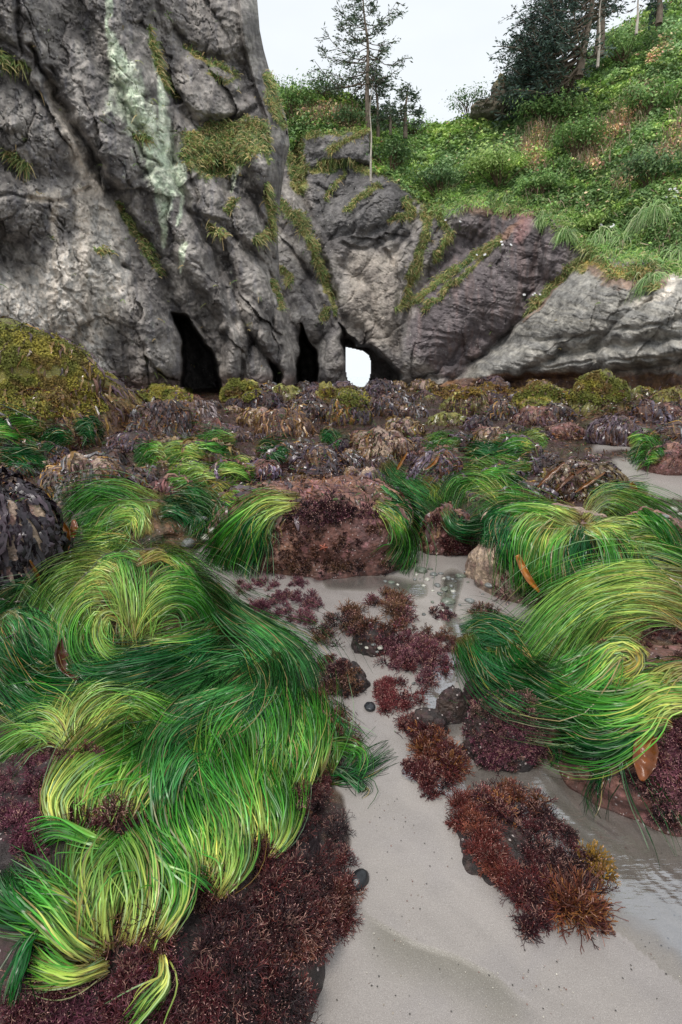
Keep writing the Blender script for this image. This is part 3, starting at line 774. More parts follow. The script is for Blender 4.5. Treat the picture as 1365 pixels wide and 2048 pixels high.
def grass_tuft(u, v, L, n, label, seed):
    r = np.random.default_rng(seed)
    p = surf_right(u, v) + np.array([0, -.05, 0])
    S = 7; s = np.linspace(0, 1, S)[None, :, None]
    a = r.uniform(-1.5, 1.5, n); out = np.stack([np.sin(a), -np.cos(a) * .8, r.uniform(.2, 1.1, n)], -1)
    out = nrm(out); LL = L * r.uniform(.6, 1.1, n)[:, None, None]
    base = p + r.normal(size=(n, 3)) * L * .16
    PP = base[:, None] + out[:, None] * LL * s * .8 + np.array([0, 0, -1]) * LL * (s ** 2.2) * .95
    c = np.array([lin(104, 136, 84), lin(134, 160, 100), lin(88, 118, 60), lin(150, 160, 120)])[r.integers(0, 4, n)] * r.uniform(.8, 1.2, (n, 1)) * 1.4
    V, Fc, C = ribbons(PP, (.045 * (1 - .8 * s[..., 0])) * np.ones((n, 1)), np.repeat(c[:, None], S, 1), roll=1)
    tag(obj('grass_tussock', V, Fc, C, M_LEAF, smooth=False), label, 'grass tussock', 'drooping grass tussocks at the lip of the right cliff')
TU = [(1305, 440, 1.4, 900, 'largest drooping grey-green grass tussock, on the slope above the white-stained rock'), (1350, 520, 1.1, 600, 'drooping grass tussock at the right edge of the photo, just above the white-stained rock'),
      (1205, 480, 1.0, 500, 'drooping grass tussock left of the largest one, beside small white flowers'), (1245, 490, .9, 420, 'drooping grass tussock directly left of the largest one, above ochre grass'),
      (1090, 440, .8, 400, 'grass tussock hanging over the purple rock face at its right corner'), (1130, 470, .7, 300, 'small grass tussock above the dark rock right of the purple face'),
      (985, 400, .7, 320, 'small dark grass tussock over the orange soil patch'), (1015, 405, .7, 300, 'grass tussock at the top of the reddish rock face, right of the orange soil'), (1300, 565, .8, 360, 'bright green grass tussock growing on the grey rock under the ochre grass')]
for k, (u, v, L, n, lb) in enumerate(TU): grass_tuft(u, v, L, n, lb, 900 + k)

def flowers():
    spots = [(1215, 465, 9), (1340, 398, 12), (1010, 500, 6), (1075, 602, 8), (905, 455, 6), (1190, 455, 6), (1335, 405, 6), (950, 520, 5)]
    for su, sv, n in spots:
        for k in range(n // 2):
            u = su + rng.normal() * 12; v = sv + rng.normal() * 5
            p = surf_right(u, v) + np.array([0, -.25, .22])
            th = np.arange(8) / 8 * 2 * np.pi; r = .055 + .02 * rng.random()
            nn = nrm(np.array([rng.normal() * .3, -1, .8])); a = nrm(np.cross(nn, [1, 0, 0.01])); b = np.cross(nn, a)
            ring = p + r * (a * np.cos(th)[:, None] + b * np.sin(th)[:, None]) * (1 + .15 * (np.arange(8) % 2))[:, None]
            V = np.vstack([ring, p + nn * .025]); Fc = np.array([[i, (i + 1) % 8, 8] for i in range(8)])
            stem = np.array([p, p + np.array([0, .1, -.15]), p + np.array([0, .22, -.3])])
            o = obj('wildflower', V, Fc, np.ones((9, 3)) * .75, M_LEAF)
            sV, sF, sC = tube_mesh(stem, [.008, .008, .01], lin(90, 120, 50), 4)
            obj('stem', sV, sF, sC, M_LEAF, o)
            tag(o, 'tiny white flower head among the grass at the lip of the right cliff', 'flower', 'white wildflowers on the right slope')
flowers()

# ---------------------------------------------------------------- shrubs on the hill
def shrub(u, v, w, h, n, cols, label, seed, sky=False, Y=None):
    r = np.random.default_rng(seed)
    p = surf_right(u, v) if Y is None else at(u, v, Y)
    k = p[1] / F
    W_, H_ = w * k, h * k
    o = bpy.data.objects.new('shrub', None); COLL.objects.link(o); o.location = p
    tag(o, label, 'shrub', 'shrubs on the grassy hillside')
    # stems
    bag = Bag(); tips = []
    for j in range(16):
        a = r.uniform(-1, 1); top = p + np.array([a * W_ * .5, r.uniform(-.4, .3) * W_ * .5, H_ * r.uniform(.55, 1) * (1 - .3 * a * a)])
        mid = (p + top) / 2 + r.normal(size=3) * H_ * .06
        pts = np.array([p + r.normal(size=3) * .05 - [0, 0, .2], mid, top]); tips.append(pts)
        V, Fc, C = tube_mesh(pts, [.03, .02, .008], lin(92, 76, 60), 4); bag.add(V, Fc, C)
    bag.build('stem', M_BARK, o)
    T = np.array(tips); j = r.integers(0, 16, n); s = r.uniform(.35, 1.05, n)[:, None]
    Q = T[j, 1] * (1 - s) + T[j, 2] * s + r.normal(size=(n, 3)) * np.array([W_ * .13, W_ * .13, H_ * .1])
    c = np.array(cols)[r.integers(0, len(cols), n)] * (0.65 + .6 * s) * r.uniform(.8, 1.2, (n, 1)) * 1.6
    V, Fc, C = leaves(Q, Q - p, 0.12 + .1 * r.random(n), c, .5, 1.0)
    obj('foliage', V, Fc, C, M_LEAF, o, smooth=False)
SG = [lin(96, 126, 70), lin(80, 108, 60), lin(118, 140, 84)]
SD = [lin(68, 92, 56), lin(56, 80, 46), lin(88, 108, 68)]
SY = [lin(120, 142, 76), lin(104, 130, 66), lin(136, 152, 90)]
for k, (u, v, w, h, n, cols, lb) in enumerate([
    (1150, 320, 90, 70, 1500, SG, 'feathery mid-green bush in the middle of the slope, right of the dry stalks'),
    (1290, 240, 90, 60, 1500, SG, 'round fresh-green bush high on the slope near the right edge'),
    (1000, 375, 150, 60, 2600, SY, 'bright yellow-green bramble bush directly above the orange soil patch'),
    (880, 390, 110, 50, 1500, SD, 'dark leafy bush at the lower left end of the hillside scrub'),
    (1300, 380, 110, 60, 1800, SD, 'dense dark-green salal bush at the right edge, below the dry stalks'),
    (1080, 390, 80, 34, 900, SG, 'low green bush at the cliff lip above the purple rock face'),
    (780, 345, 80, 60, 1200, SD, 'dark green bush at the foot of the bare thin pole'),
    (940, 236, 70, 46, 700, SD, 'grey-green twiggy shrub on the skyline left of the rock knob'),
    (640, 200, 120, 30, 1500, SD, 'low dark shrub along the skyline left of the central spruce'),
    (590, 240, 70, 60, 1200, SG, 'green shrub filling the gully beside the left cliff'),
    (1100, 250, 120, 40, 1500, SG, 'wide low bush below the leaning dark spruce'),
    (1250, 130, 110, 50, 1500, SG, 'pale green bush on the upper slope, right of the leaning spruce'),
    (1190, 470, 60, 34, 700, SY, 'small yellow-green bush between the drooping grass tussocks'),
    (700, 255, 60, 30, 600, SD, 'small dark shrub hanging over the rock under the central spruce'),
    (830, 275, 70, 30, 700, SG, 'low green bush in the saddle of the skyline')]):
    shrub(u, v, w, h, n, cols, lb, 600 + k)

# ---------------------------------------------------------------- trees
def conifer(name, label, base, top, R, nb, cols, seed, Y, bend=0.0, dens=1.0, asym=None, bare=0.25, droop=.12, extra=(), dead=False, trunk_px=8, group='conifers on the skyline', dir_bias=None, spray=.26):
    r = np.random.default_rng(seed)
    B = at(*base, Y); T = at(*top, Y); k = Y / F
    H_ = T[2] - B[2]
    S = 14; s = np.linspace(0, 1, S)
    tr = B[None] * (1 - s[:, None]) + T[None] * s[:, None]
    tr[:, 0] += bend * np.sin(s * math.pi) * H_ + .02 * H_ * np.sin(s * 9 + seed) * s
    tr[:, 1] += .03 * H_ * np.sin(s * 5 + seed)
    tr[0, 2] -= .6
    o = bpy.data.objects.new(name, None); COLL.objects.link(o); o.location = B
    tag(o, label, 'tree', group)
    V, Fc, C = tube_mesh(tr, trunk_px * k * .5 * (1 - .8 * s) * (1 + .25 * np.exp(-s * 14)), lin(118, 106, 94) if not dead else lin(170, 162, 150), 9)
    obj('trunk', V, Fc, C, M_BARK, o)
    bag = Bag(); Q = []; D = []
    for j in range(nb):
        nw = max(5, nb // 4); h = bare + (1 - bare) * (j // 4 + .3 * r.random() + .2) / nw if nb > 30 else bare + (1 - bare) * (j + r.random()) / nb; h = min(h, .995)
        p0 = np.array([np.interp(h, s, tr[:, a]) for a in range(3)])
        az_ = r.uniform(0, 2 * math.pi)
        if dir_bias is not None and r.random() < .6: az_ = dir_bias + r.normal() * .6
        Lr = R * (1.05 - h) ** .6 * (1.25 if h < .75 else 1) * r.uniform(.45, 1.1)
        if asym is not None: Lr *= 1 + asym * math.cos(az_)
        dh = np.array([math.cos(az_), math.sin(az_), 0])
        t = np.linspace(0, 1, 6)[:, None]
        pts = p0 + dh * Lr * t + np.array([0, 0, 1]) * Lr * ((.30 * (h - .45)) * t - droop * 2 * t * (1 - t) * 1.2 - droop * t ** 2 * (1 - h) + .18 * t ** 3) + r.normal(size=(6, 3)) * .05 * Lr * t
        V, Fc, C = tube_mesh(pts, .055 * k * trunk_px * np.linspace(1, .3, 6) * 3.0 * (1.1 - h), lin(104, 92, 80) if not dead else lin(160, 150, 138), 5); bag.add(V, Fc, C)
        nt = int(3 + 9 * Lr / R)
        for _ in range(nt):
            q = r.uniform(.3, 1); i0 = min(int(q * 5), 4); ff = q * 5 - i0
            a0 = pts[i0] * (1 - ff) + pts[i0 + 1] * ff
            d = nrm(dh * .7 + np.array([-dh[1], dh[0], 0]) * r.choice([-1, 1]) * r.uniform(.4, 1.1) + np.array([0, 0, r.uniform(-.14, .08)]))
            l = Lr * r.uniform(.15, .38) * (1.2 - q * .5)
            m = max(3, int(l / .11)); tt = (np.arange(m) + 1) / m
            tw = a0 + d * l * tt[:, None] - np.array([0, 0, .12]) * l * tt[:, None] ** 2
            V, Fc, C = tube_mesh(np.vstack([a0, tw[m // 2], tw[-1]]), [.018, .012, .006], lin(84, 74, 64), 3); bag.add(V, Fc, C)
            if not dead and r.random() < dens:
                Q.append(tw + r.normal(size=tw.shape) * .05); D.append(np.repeat(d[None], m, 0))
        if not dead:
            m = 7; tt = np.linspace(.4, 1, m); Q.append(np.stack([np.interp(tt, np.linspace(0, 1, 6), pts[:, a]) for a in range(3)], -1)); D.append(np.repeat(dh[None], m, 0))
    bag.build('limb', M_BARK, o)
    if Q:
        Q = np.concatenate(Q); D = np.concatenate(D)
        rep = 2; Q = np.repeat(Q, rep, 0); D = np.repeat(D, rep, 0); n = len(Q)
        d = nrm(D + r.normal(size=(n, 3)) * np.array([.7, .7, .35]))
        L = spray * r.uniform(.5, 1.2, n)[:, None]
        Q = Q + r.normal(size=(n, 3)) * .05
        sd = nrm(np.cross(d, r.normal(size=(n, 3)))) * L * .13
        V = np.stack([Q - sd * .5, Q + d * L * .55 - sd, Q + d * L, Q + d * L * .5 + sd], 1).reshape(-1, 3)
        i = np.arange(n)[:, None] * 4
        c = np.array(cols)[r.integers(0, len(cols), n)] * r.uniform(.8, 1.4, (n, 1)) * 1.25
        obj('crown', V, i + np.array([0, 1, 2, 3]), np.repeat(c, 4, 0), M_NEEDLE, o, smooth=False)
    return o
NC = [lin(70, 88, 70), lin(54, 70, 56), lin(92, 104, 82)]
NB = [lin(60, 78, 68), lin(44, 60, 54), lin(78, 94, 84)]
conifer('spruce_tree', 'tall slender spruce with gaps in its crown on the skyline above the arch', (737, 262), (731, -30), 3.0, 66, NC, 3, 34, trunk_px=9, bare=.3, dens=1, spray=.24)
conifer('spruce_tree', 'thin young spruce just right of the tall slender spruce', (757, 262), (752, 120), .9, 20, NC, 5, 35, trunk_px=6, bare=.2, spray=.24)
conifer('spruce_tree', 'small wind-bent spruce on the skyline right of the central pair', (812, 252), (818, 172), 1.1, 18, NC, 8, 34, trunk_px=7, bare=.1, bend=-.05, spray=.26)
conifer('spruce_tree', 'sapling spruce low in the gap between the two central spruces', (782, 245), (780, 205), .9, 14, NC, 9, 33.5, trunk_px=4, bare=.05, spray=.2)
conifer('bare_pole', 'thin pale dead trunk standing in front of the tall slender spruce', (742, 338), (743, 168), .2, 4, NC, 11, 29.5, dead=True, trunk_px=3.5, bare=.5, group='dead bare trunks')
conifer('spruce_tree', 'large dark spruce leaning out to the left from the right-hand ridge', (1162, 125), (1178, -90), 3.0, 84, NB, 21, 33, trunk_px=13, bare=.02, asym=-.45, dens=1, bend=.06, dir_bias=math.pi, droop=.34, spray=.26)
conifer('spruce_tree', 'sprawling dark spruce with limbs sweeping down to the rock knob', (1135, 150), (1120, -20), 2.4, 60, NB, 31, 33.5, trunk_px=7, bare=.02, asym=-.4, dir_bias=math.pi, droop=.34, spray=.26)
conifer('spruce_tree', 'dark spruce behind the large leaning one, its crown cut by the top of the photo', (1200, 88), (1205, -120), 1.8, 50, NB, 22, 36, trunk_px=14, bare=.25, asym=-.2, spray=.26)
conifer('spruce_tree', 'low sweeping dark spruce at the left foot of the large leaning one', (1112, 165), (1085, 20), 1.9, 48, NB, 23, 34, trunk_px=12, bare=.02, asym=-.4, dir_bias=math.pi, droop=.3, spray=.25)
conifer('bare_pole', 'thin pale dead trunk right of the large leaning spruce', (1197, 108), (1206, -30), .5, 8, NB, 24, 31, dead=True, trunk_px=4, bare=.4, group='dead bare trunks')
conifer('bare_pole', 'short pale dead trunk alone on the skyline near the top right corner', (1276, 40), (1279, -30), .6, 8, NB, 25, 31, dead=True, trunk_px=4, bare=.3, group='dead bare trunks')
conifer('spruce_tree', 'dark spruce peeking over the ridge at the top right corner', (1322, 22), (1318, -60), 1.1, 18, NB, 26, 36, trunk_px=9, bare=.02, spray=.3)
conifer('spruce_tree', 'small spruce tucked behind the rock knob on the skyline', (1020, 205), (1024, 158), 1.3, 16, NB, 27, 36, trunk_px=6, bare=.05, spray=.26)

# ================================================================ BOULDERS
def ico(sub):
    import bmesh
    bm = bmesh.new(); bmesh.ops.create_icosphere(bm, subdivisions=sub, radius=1)
    V = np.array([v.co[:] for v in bm.verts]); Fc = np.array([[v.index for v in f.verts] for f in bm.faces]); bm.free()
    return V, Fc
ICO = {k: ico(k) for k in (4, 5, 6, 7)}

BOXY = {36: 1.0, 37: .6, 39: .4, 31: .5}
def rad(D, seed, rough=1.0):
    o = np.array([seed * 3.17 % 50, seed * 1.73 % 50, seed * 0.91 % 50])
    f1, f2, _ = worley(D * 1.3 + o, int(seed) % 97)
    r = 1 + rough * (.13 * fbm(D * 1.1 + o, 2, 7) - .10 * (1 - sstep(0, .35, f2 - f1)) + .07 * fbm(D * 3.3 + o, 3, 8) + .022 * fbm(D * 11 + o, 3, 9))
    if seed in BOXY:
        r = r * (1 - BOXY[seed] + BOXY[seed] * (D ** 4).sum(-1) ** -.25)
    return r

PAL = {
    'red':   [lin(92, 60, 52), lin(134, 98, 80), lin(70, 46, 46)],
    'tan':   [lin(122, 104, 92), lin(168, 146, 124), lin(92, 72, 66)],
    'kelp':  [lin(70, 52, 46), lin(104, 80, 62), lin(52, 38, 42)],
    'moss':  [lin(96, 70, 46), lin(122, 106, 48), lin(66, 46, 42)],
    'dark':  [lin(54, 44, 42), lin(86, 70, 62), lin(66, 44, 50)],
    'grass': [lin(40, 42, 24), lin(96, 70, 50), lin(26, 34, 16)],
}
def boulder_geo(seed, sub, pal, rxyz, rough=1.0, flat=1.0):
    D, Fc = ICO[sub]
    r = rad(D, seed, rough)
    P = D * r[:, None] * np.array(rxyz)
    a, b, c = PAL[pal]
    s = P / max(rxyz)
    n1 = fbm(s * 2.2 + seed, 4, 11); n2 = fbm(s * 6 + seed, 4, 12); n3 = fbm(s * 14 + seed, 3, 13)
    C = mixc(a + 0 * P, b, sstep(0, .4, n1 + .6 * n2)); C = mixc(C, c, sstep(.0, .35, n2 + .3 * n3) * .7)
    C = mixc(C, lin(176, 120, 122), sstep(.22, .42, n3) * (.35 if pal in ('red', 'tan') else .1))
    C = C * (.62 if pal == 'dark' else 1.25) * (.45 + .65 * sstep(-.3, .6, D[:, 2]))[:, None]  # undersides painted darker as shade; dark palette deepened for gaps under algae
    if pal == 'moss':
        C = mixc(C, mixc(lin(126, 120, 50) + 0 * P, lin(98, 100, 42), sstep(-.2, .3, n2)), sstep(.05, .5, D[:, 2] + .3 * n1) * .9)
    return P, Fc, C

def fit_boulder(x0, x1, yt, yb, k=0.8):
    """world ellipsoid whose outline fills the given box of the photo"""
    uc = (x0 + x1) / 2
    lo = np.array([0, 0, 0.])
    d = ray(uc, yb)
    # ground hit
    Y = 1.0
    for _ in range(40):
        Y = (CAM[2] - gz(Y * d[0] / d[1], Y)) * d[1] / -d[2] if d[2] < -1e-3 else 40.
        Y = float(np.clip(Y, .2, 40))
    _, _, dep = proj(np.array([0, Y, 0.]))
    for _ in range(6):
        rx = (x1 - x0) / 2 * dep / F
        ry = rx * k
        cy = Y + ry * .9
        dep = float(cy * CP - (-1.35) * SP)
    cx = float(at(uc, (yt + yb) / 2, cy)[0])
    D = ICO[4][0]
    lo, hi = .02, 4.0
    z0 = float(gz(cx, cy))
    for _ in range(30):
        rz = (lo + hi) / 2
        P = D * np.array([rx, ry, rz]) + np.array([cx, cy, z0 - .1 * rz])
        _, v, _ = proj(P[P[:, 2] > z0 - .02])
        if v.min() < yt: hi = rz
        else: lo = rz
    return np.array([cx, cy, z0 - .1 * rz]), np.array([rx, ry, rz])

BV = [GV]; BF = [np.concatenate([GF[:, [0, 1, 2]], GF[:, [0, 2, 3]]])]; BN = [len(GV)]
BOULD = []
def add_boulder(box, pal, label, seed, k=.8, sub=5, rough=1.0, group='boulders on the beach', fronds=None, fit=None, cat='boulder'):
    c, r = fit if fit is not None else fit_boulder(*box, k=k)
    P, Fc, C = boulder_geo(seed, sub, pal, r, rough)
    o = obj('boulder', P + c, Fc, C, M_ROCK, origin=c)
    tag(o, label, cat, group)
    BV.append(P + c); BF.append(Fc + BN[0]); BN[0] += len(P)
    BOULD.append((c, r))
    if fronds: drape(o, c, r, seed, rough, **fronds)
    return o, c, r

def drape(o, c, r, seed, rough, kinds=(), n=200, L=.3, w=.03, top=0.0, name='seaweed', ext=None):
    """blades rooted on the rock and hanging down its flanks; kinds = list of colours"""
    g = np.random.default_rng(int(seed) + 5000)
    cols = np.array(kinds); cols = cols * g.uniform(.7, 1.25) * (1 + .06 * g.normal(size=3))
    D0 = nrm(g.normal(size=(n * 3, 3))); D0 = D0[(D0[:, 2] > top) & ((D0[:, 1] < .55))][:n]; n = len(D0)
    S = 6
    down = np.array([0, 0, -1.0])
    P = np.empty((n, S, 3)); D = D0.copy()
    patch = fbm(D0 * 1.8 + seed, 2, 5)
    LL = L * g.uniform(.5, 1.2, n)
    wind = nrm(np.stack([g.normal(size=n) * .5 + patch * 1.3, g.normal(size=n) * .35, np.zeros(n)], -1)) 
    lift = g.uniform(.004, .024, n) * (.5 + r.max())
    for k in range(S):
        rr = rad(D, seed, rough)
        Q = D * rr[:, None] * r
        Nn = nrm(D / r)
        P[:, k] = Q + Nn * (lift * (1 - .6 * abs(k / (S - 1) - .5)))[:, None]
        tdir = down + wind * .28
        tdir = tdir - Nn * (tdir * Nn).sum(-1, keepdims=True)
        Q2 = Q + nrm(tdir) * (LL / (S - 1))[:, None]
        D = nrm(Q2 / r)
    zg = gz(P[..., 0] + c[0], P[..., 1] + c[1]) - c[2] + .012
    P[..., 2] = np.maximum(P[..., 2], zg + g.random((n, 1)) * .02)
    P[:, 1:] += g.normal(size=(n, S - 1, 3)) * L * .035
    s = np.linspace(0, 1, S)[None]
    W_ = w * g.uniform(.5, 1.4, (n, 1)) * (np.sin(np.pi * (.12 + .83 * s)) ** .7)
    ci = np.clip(((patch * 1.6 + .5 + g.normal(size=n) * .28) * len(cols)).astype(int), 0, len(cols) - 1)
    C = cols[ci][:, None] * (g.uniform(.45, 2.2, (n, 1, 1))) * np.array([.92, .97, 1.0]) * (.4 + .9 * sstep(-.5, .7, D0[:, 2]))[:, None, None] * np.ones((1, S, 1))  # painted light: fronds lighter on top, darker below, some pale as sky sheen
    ref = np.repeat(nrm(D0 / r)[:, None], S, 1) + np.array([0, -.3, .3])
    V, Fc, CC = ribbons(P + c, W_, C, ref=ref, roll=.7, ruffle=.35)
    o2 = obj(name, V, Fc, CC, M_KELP, o)
    return o2

K_BR = [lin(80, 60, 32), lin(100, 78, 36), lin(66, 44, 32), lin(52, 38, 38), lin(96, 74, 48)]
K_PU = [lin(64, 50, 60), lin(86, 72, 84), lin(50, 38, 46), lin(70, 44, 36)]
K_MX = [lin(60, 48, 54), lin(50, 38, 36), lin(76, 54, 34), lin(112, 78, 34), lin(62, 44, 36), lin(84, 76, 78)]
K_OL = [lin(100, 92, 44), lin(84, 70, 38), lin(116, 106, 56), lin(72, 54, 36)]
K_RD = [lin(82, 54, 50), lin(66, 44, 46), lin(100, 76, 62)]

def fit_world(cx, cy, rx, ry, rz, sink=.15):
    return np.array([cx, cy, float(gz(cx, cy)) - sink * rz]), np.array([rx, ry, rz])

# ---- foreground
FG = []
A1 = add_boulder((-150, 705, 1440, 2250), 'dark', 'largest foreground boulder, lower left, under draped surfgrass and red algae', 31, sub=7, k=1.0, rough=.6, fit=(np.array([-.57, 1.03, -.08]), np.array([.53, .42, .38])))
add_boulder(None, 'red', 'low rock under green surfgrass between the round grassy boulder and the sand', 32, sub=6, rough=.6, fit=(np.array([-.40, 1.62, -.06]), np.array([.40, .34, .26])))
add_boulder((95, 445, 1095, 1400), 'grass', 'round boulder under swirling yellow-green surfgrass, left foreground', 33, sub=6, k=.85, rough=.7)
add_boulder((-190, 120, 1170, 1420), 'dark', 'low dark-grassed rock at the left edge below the kelp boulder', 34, sub=6, k=.9)
add_boulder((-170, 128, 915, 1215), 'tan', 'tall boulder at the left edge hung with glossy black-purple kelp', 35, sub=6, k=.8, fronds=dict(kinds=[lin(36, 28, 34), lin(48, 38, 44), lin(28, 22, 26)], n=1300, L=.16, w=.034, top=-.35, name='kelp_fronds'))
add_boulder((428, 832, 962, 1152), 'red', 'broad flat-topped boulder in the centre with a bare reddish-brown face', 36, sub=7, k=.62, rough=.8, fronds=dict(kinds=K_PU[:3] + K_RD[:1], n=200, L=.12, w=.03, top=.6, name='seaweed'))
add_boulder((942, 1265, 1008, 1212), 'tan', 'pinkish-tan boulder right of centre under a curtain of hanging surfgrass', 37, sub=7, k=.8)
add_boulder((1205, 1420, 1020, 1180), 'red', 'reddish boulder at the right edge behind the large grass wave', 38, sub=6, k=.8)
add_boulder((1010, 1600, 1165, 1640), 'red', 'large foreground boulder at the right edge under a wave of surfgrass', 39, sub=7, k=.6, rough=.5, fit=(np.array([1.30, 1.66, -.04]), np.array([.60, .46, .34])))
add_boulder((115, 440, 990, 1115), 'grass', 'grassy mound behind the round surfgrass boulder', 40, sub=6, k=.8)
add_boulder((926, 1096, 1388, 1545), 'dark', 'small upright rock furred with purple coralline algae on the sand', 41, sub=6, k=.7)
add_boulder((895, 1200, 1600, 1865), 'dark', 'flat low rock in the right foreground sand fringed with red algae', 42, sub=6, k=1, fit=(np.array([.455, 1.225, -.005]), np.array([.12, .15, .035])))
add_boulder((835, 950, 1010, 1110), 'red', 'rock covered with reddish turf between the two central boulders', 43, sub=6, k=.7, fronds=dict(kinds=K_RD, n=160, L=.1, w=.03, top=-.1))
add_boulder((1100, 1365, 1120, 1260), 'tan', 'low rock under grass between the curtain boulder and the large grass wave', 44, sub=6, k=.7)
for x0, x1, yt, yb, sd, lb in [(640, 742, 1318, 1392, 45, 'small dark algae-covered stone left of the sand channel'), (925, 990, 1345, 1420, 46, 'pale green-stained stone beside the water channel'), (805, 900, 1410, 1480, 47, 'grey-green wet stone above the orange-branched algae'),
                               (700, 800, 1240, 1310, 48, 'small flat stone buried among red algae in the sand'), (865, 940, 1370, 1450, 49, 'pale wet stone left of the purple-furred rock')]:
    add_boulder((x0, x1, yt, yb), 'dark', lb, sd, sub=5, k=.7, group='small stones on the sand', cat='stone')

# ---- middle distance, from the photo
MID = [
 ((80, 268, 905, 1012), 'tan', K_MX, 'boulder with bare tan face half covered by purple and amber kelp, left middle ground', .1, 320),
 ((248, 402, 800, 886), 'kelp', K_MX, 'large domed boulder wrapped in dark brown kelp below the left cave', -.3, 420),
 ((345, 442, 792, 842), 'kelp', K_MX, 'dark kelp-covered rock just behind the large domed kelp boulder', -.2, 160),
 ((272, 388, 764, 808), 'moss', K_OL, 'low yellow-mossed boulder directly below the left cave', .9, 60),
 ((438, 528, 757, 806), 'moss', K_OL, 'round olive-mossed boulder right of the left cave', .9, 60),
 ((628, 676, 758, 790), 'moss', K_OL, 'small yellow-topped rock at the foot of the pillar left of the arch', .9, 30),
 ((508, 632, 812, 878), 'kelp', K_BR, 'boulder draped with combed brown kelp in the centre middle distance', -.1, 300),
 ((650, 742, 785, 852), 'moss', K_MX, 'tall olive and brown boulder below the arch opening', .2, 160),
 ((575, 705, 886, 955), 'kelp', K_MX, 'rock with purple and amber straps behind the flat-topped red boulder', -.1, 260),
 ((690, 832, 855, 922), 'tan', K_BR, 'tan barnacled boulder with brown kelp hanging over its left shoulder', .2, 180),
 ((800, 935, 893, 985), 'kelp', K_PU, 'rock covered with crinkled purple seaweed right of centre', -.2, 300),
 ((1058, 1248, 913, 1002), 'tan', K_BR, 'tan boulder combed over with amber kelp straps, right middle ground', .05, 380),
 ((1285, 1420, 880, 952), 'red', K_RD, 'reddish rock with a green grass cap beside the far sand patch', .7, 60),
 ((1175, 1288, 828, 892), 'kelp', K_PU, 'dark purple kelp-hung boulder left of the far sand patch', 0, 260),
 ((1130, 1262, 744, 836), 'moss', K_OL, 'tallest olive-mossed boulder at the foot of the right cliff', .35, 200),
 ((1022, 1152, 764, 826), 'moss', K_OL, 'mossed boulder left of the tallest mossed one below the right cliff', .5, 150),
 ((893, 978, 775, 832), 'kelp', K_OL, 'brown and yellow kelp-covered rock right of the arch', 0, 160),
 ((1262, 1345, 800, 850), 'kelp', K_PU, 'purple kelp rock at the right, below the cliff band', 0, 120),
 ((1300, 1430, 845, 892), 'kelp', K_MX, 'dark kelp rock at the right edge above the far sand patch', 0, 160),
 ((1300, 1460, 770, 820), 'moss', K_OL, 'mossy boulder at the right edge against the cliff foot', .4, 120),
 ((478, 565, 915, 960), 'red', K_PU, 'small reddish rock with a dark tuft behind the central grass', .2, 120),
 ((555, 645, 950, 990), 'kelp', K_BR, 'low rock with thin brown straps on top of the central group', 0, 160),
 ((740, 800, 790, 835), 'kelp', K_MX, 'brown kelp rock immediately right of the tall boulder below the arch', 0, 120),
 ((205, 330, 860, 905), 'dark', K_PU, 'flat rock with lilac seaweed in front of the large domed kelp boulder', .1, 160),
 ((1090, 1175, 840, 880), 'red', K_RD, 'reddish rounded rock left of the dark purple kelp-hung boulder', .4, 80),
 ((940, 1030, 855, 905), 'tan', K_BR, 'small tan rock with amber blades near the right grass patches', .1, 120),
 ((590, 660, 785, 820), 'kelp', K_MX, 'brown kelp rock left of the tall boulder below the arch', 0, 120),
 ((975, 1035, 800, 842), 'kelp', K_MX, 'dark rock right of the brown and yellow kelp rock', 0, 110),
 ((380, 470, 838, 880), 'kelp', K_PU, 'purple-grey kelp rock right of the large domed kelp boulder', 0, 140),
 ((290, 400, 950, 1000), 'red', K_RD, 'low reddish turf rock behind the grassy mound', .1, 160),
 ((700, 780, 930, 990), 'tan', K_PU, 'pale barnacled stone behind the flat-topped red boulder', .4, 80),
 ((30, 140, 880, 930), 'dark', K_MX, 'dark low rock below the big mossy outcrop on the left', 0, 140),
 ((1020, 1100, 1050, 1080), 'dark', K_PU, 'small dark stone at the crest of the grass curtain', 0, 60),
]
for k, (box, pal, kc, lb, top, n) in enumerate(MID):
    y = (box[3] - 753) / 1024
    add_boulder(box, pal, lb, 100 + k, k=.75, sub=5, rough=1.25, group='seaweed-covered boulders', fronds=dict(kinds=kc, n=int(n * 1.1), L=.34 if box[3] < 900 else .24, w=.05 if box[3] < 860 else .032, top=top))
# the big mossy outcrop on the left: several knuckles of one rock
OUT = add_boulder(None, 'moss', 'large yellow-green mossy outcrop at the left edge below the cliff', 71, sub=7, k=.6, rough=.8, fit=(np.array([-6.95, 10., .1]), np.array([3.5, 1.9, 2.4])), fronds=dict(kinds=K_BR + [lin(60, 44, 48)], n=1500, L=.32, w=.04, top=-.6))
add_boulder((20, 200, 770, 905), 'moss', 'mossy knuckle of rock in front of the large outcrop', 72, sub=6, k=.6, rough=1.2, fronds=dict(kinds=K_BR, n=400, L=.4, w=.04, top=-.2))
add_boulder((-120, 60, 815, 940), 'kelp', 'brown kelp-hung rock at the left edge under the mossy outcrop', 73, sub=6, k=.6, fronds=dict(kinds=K_MX, n=400, L=.35, w=.04, top=-.2))

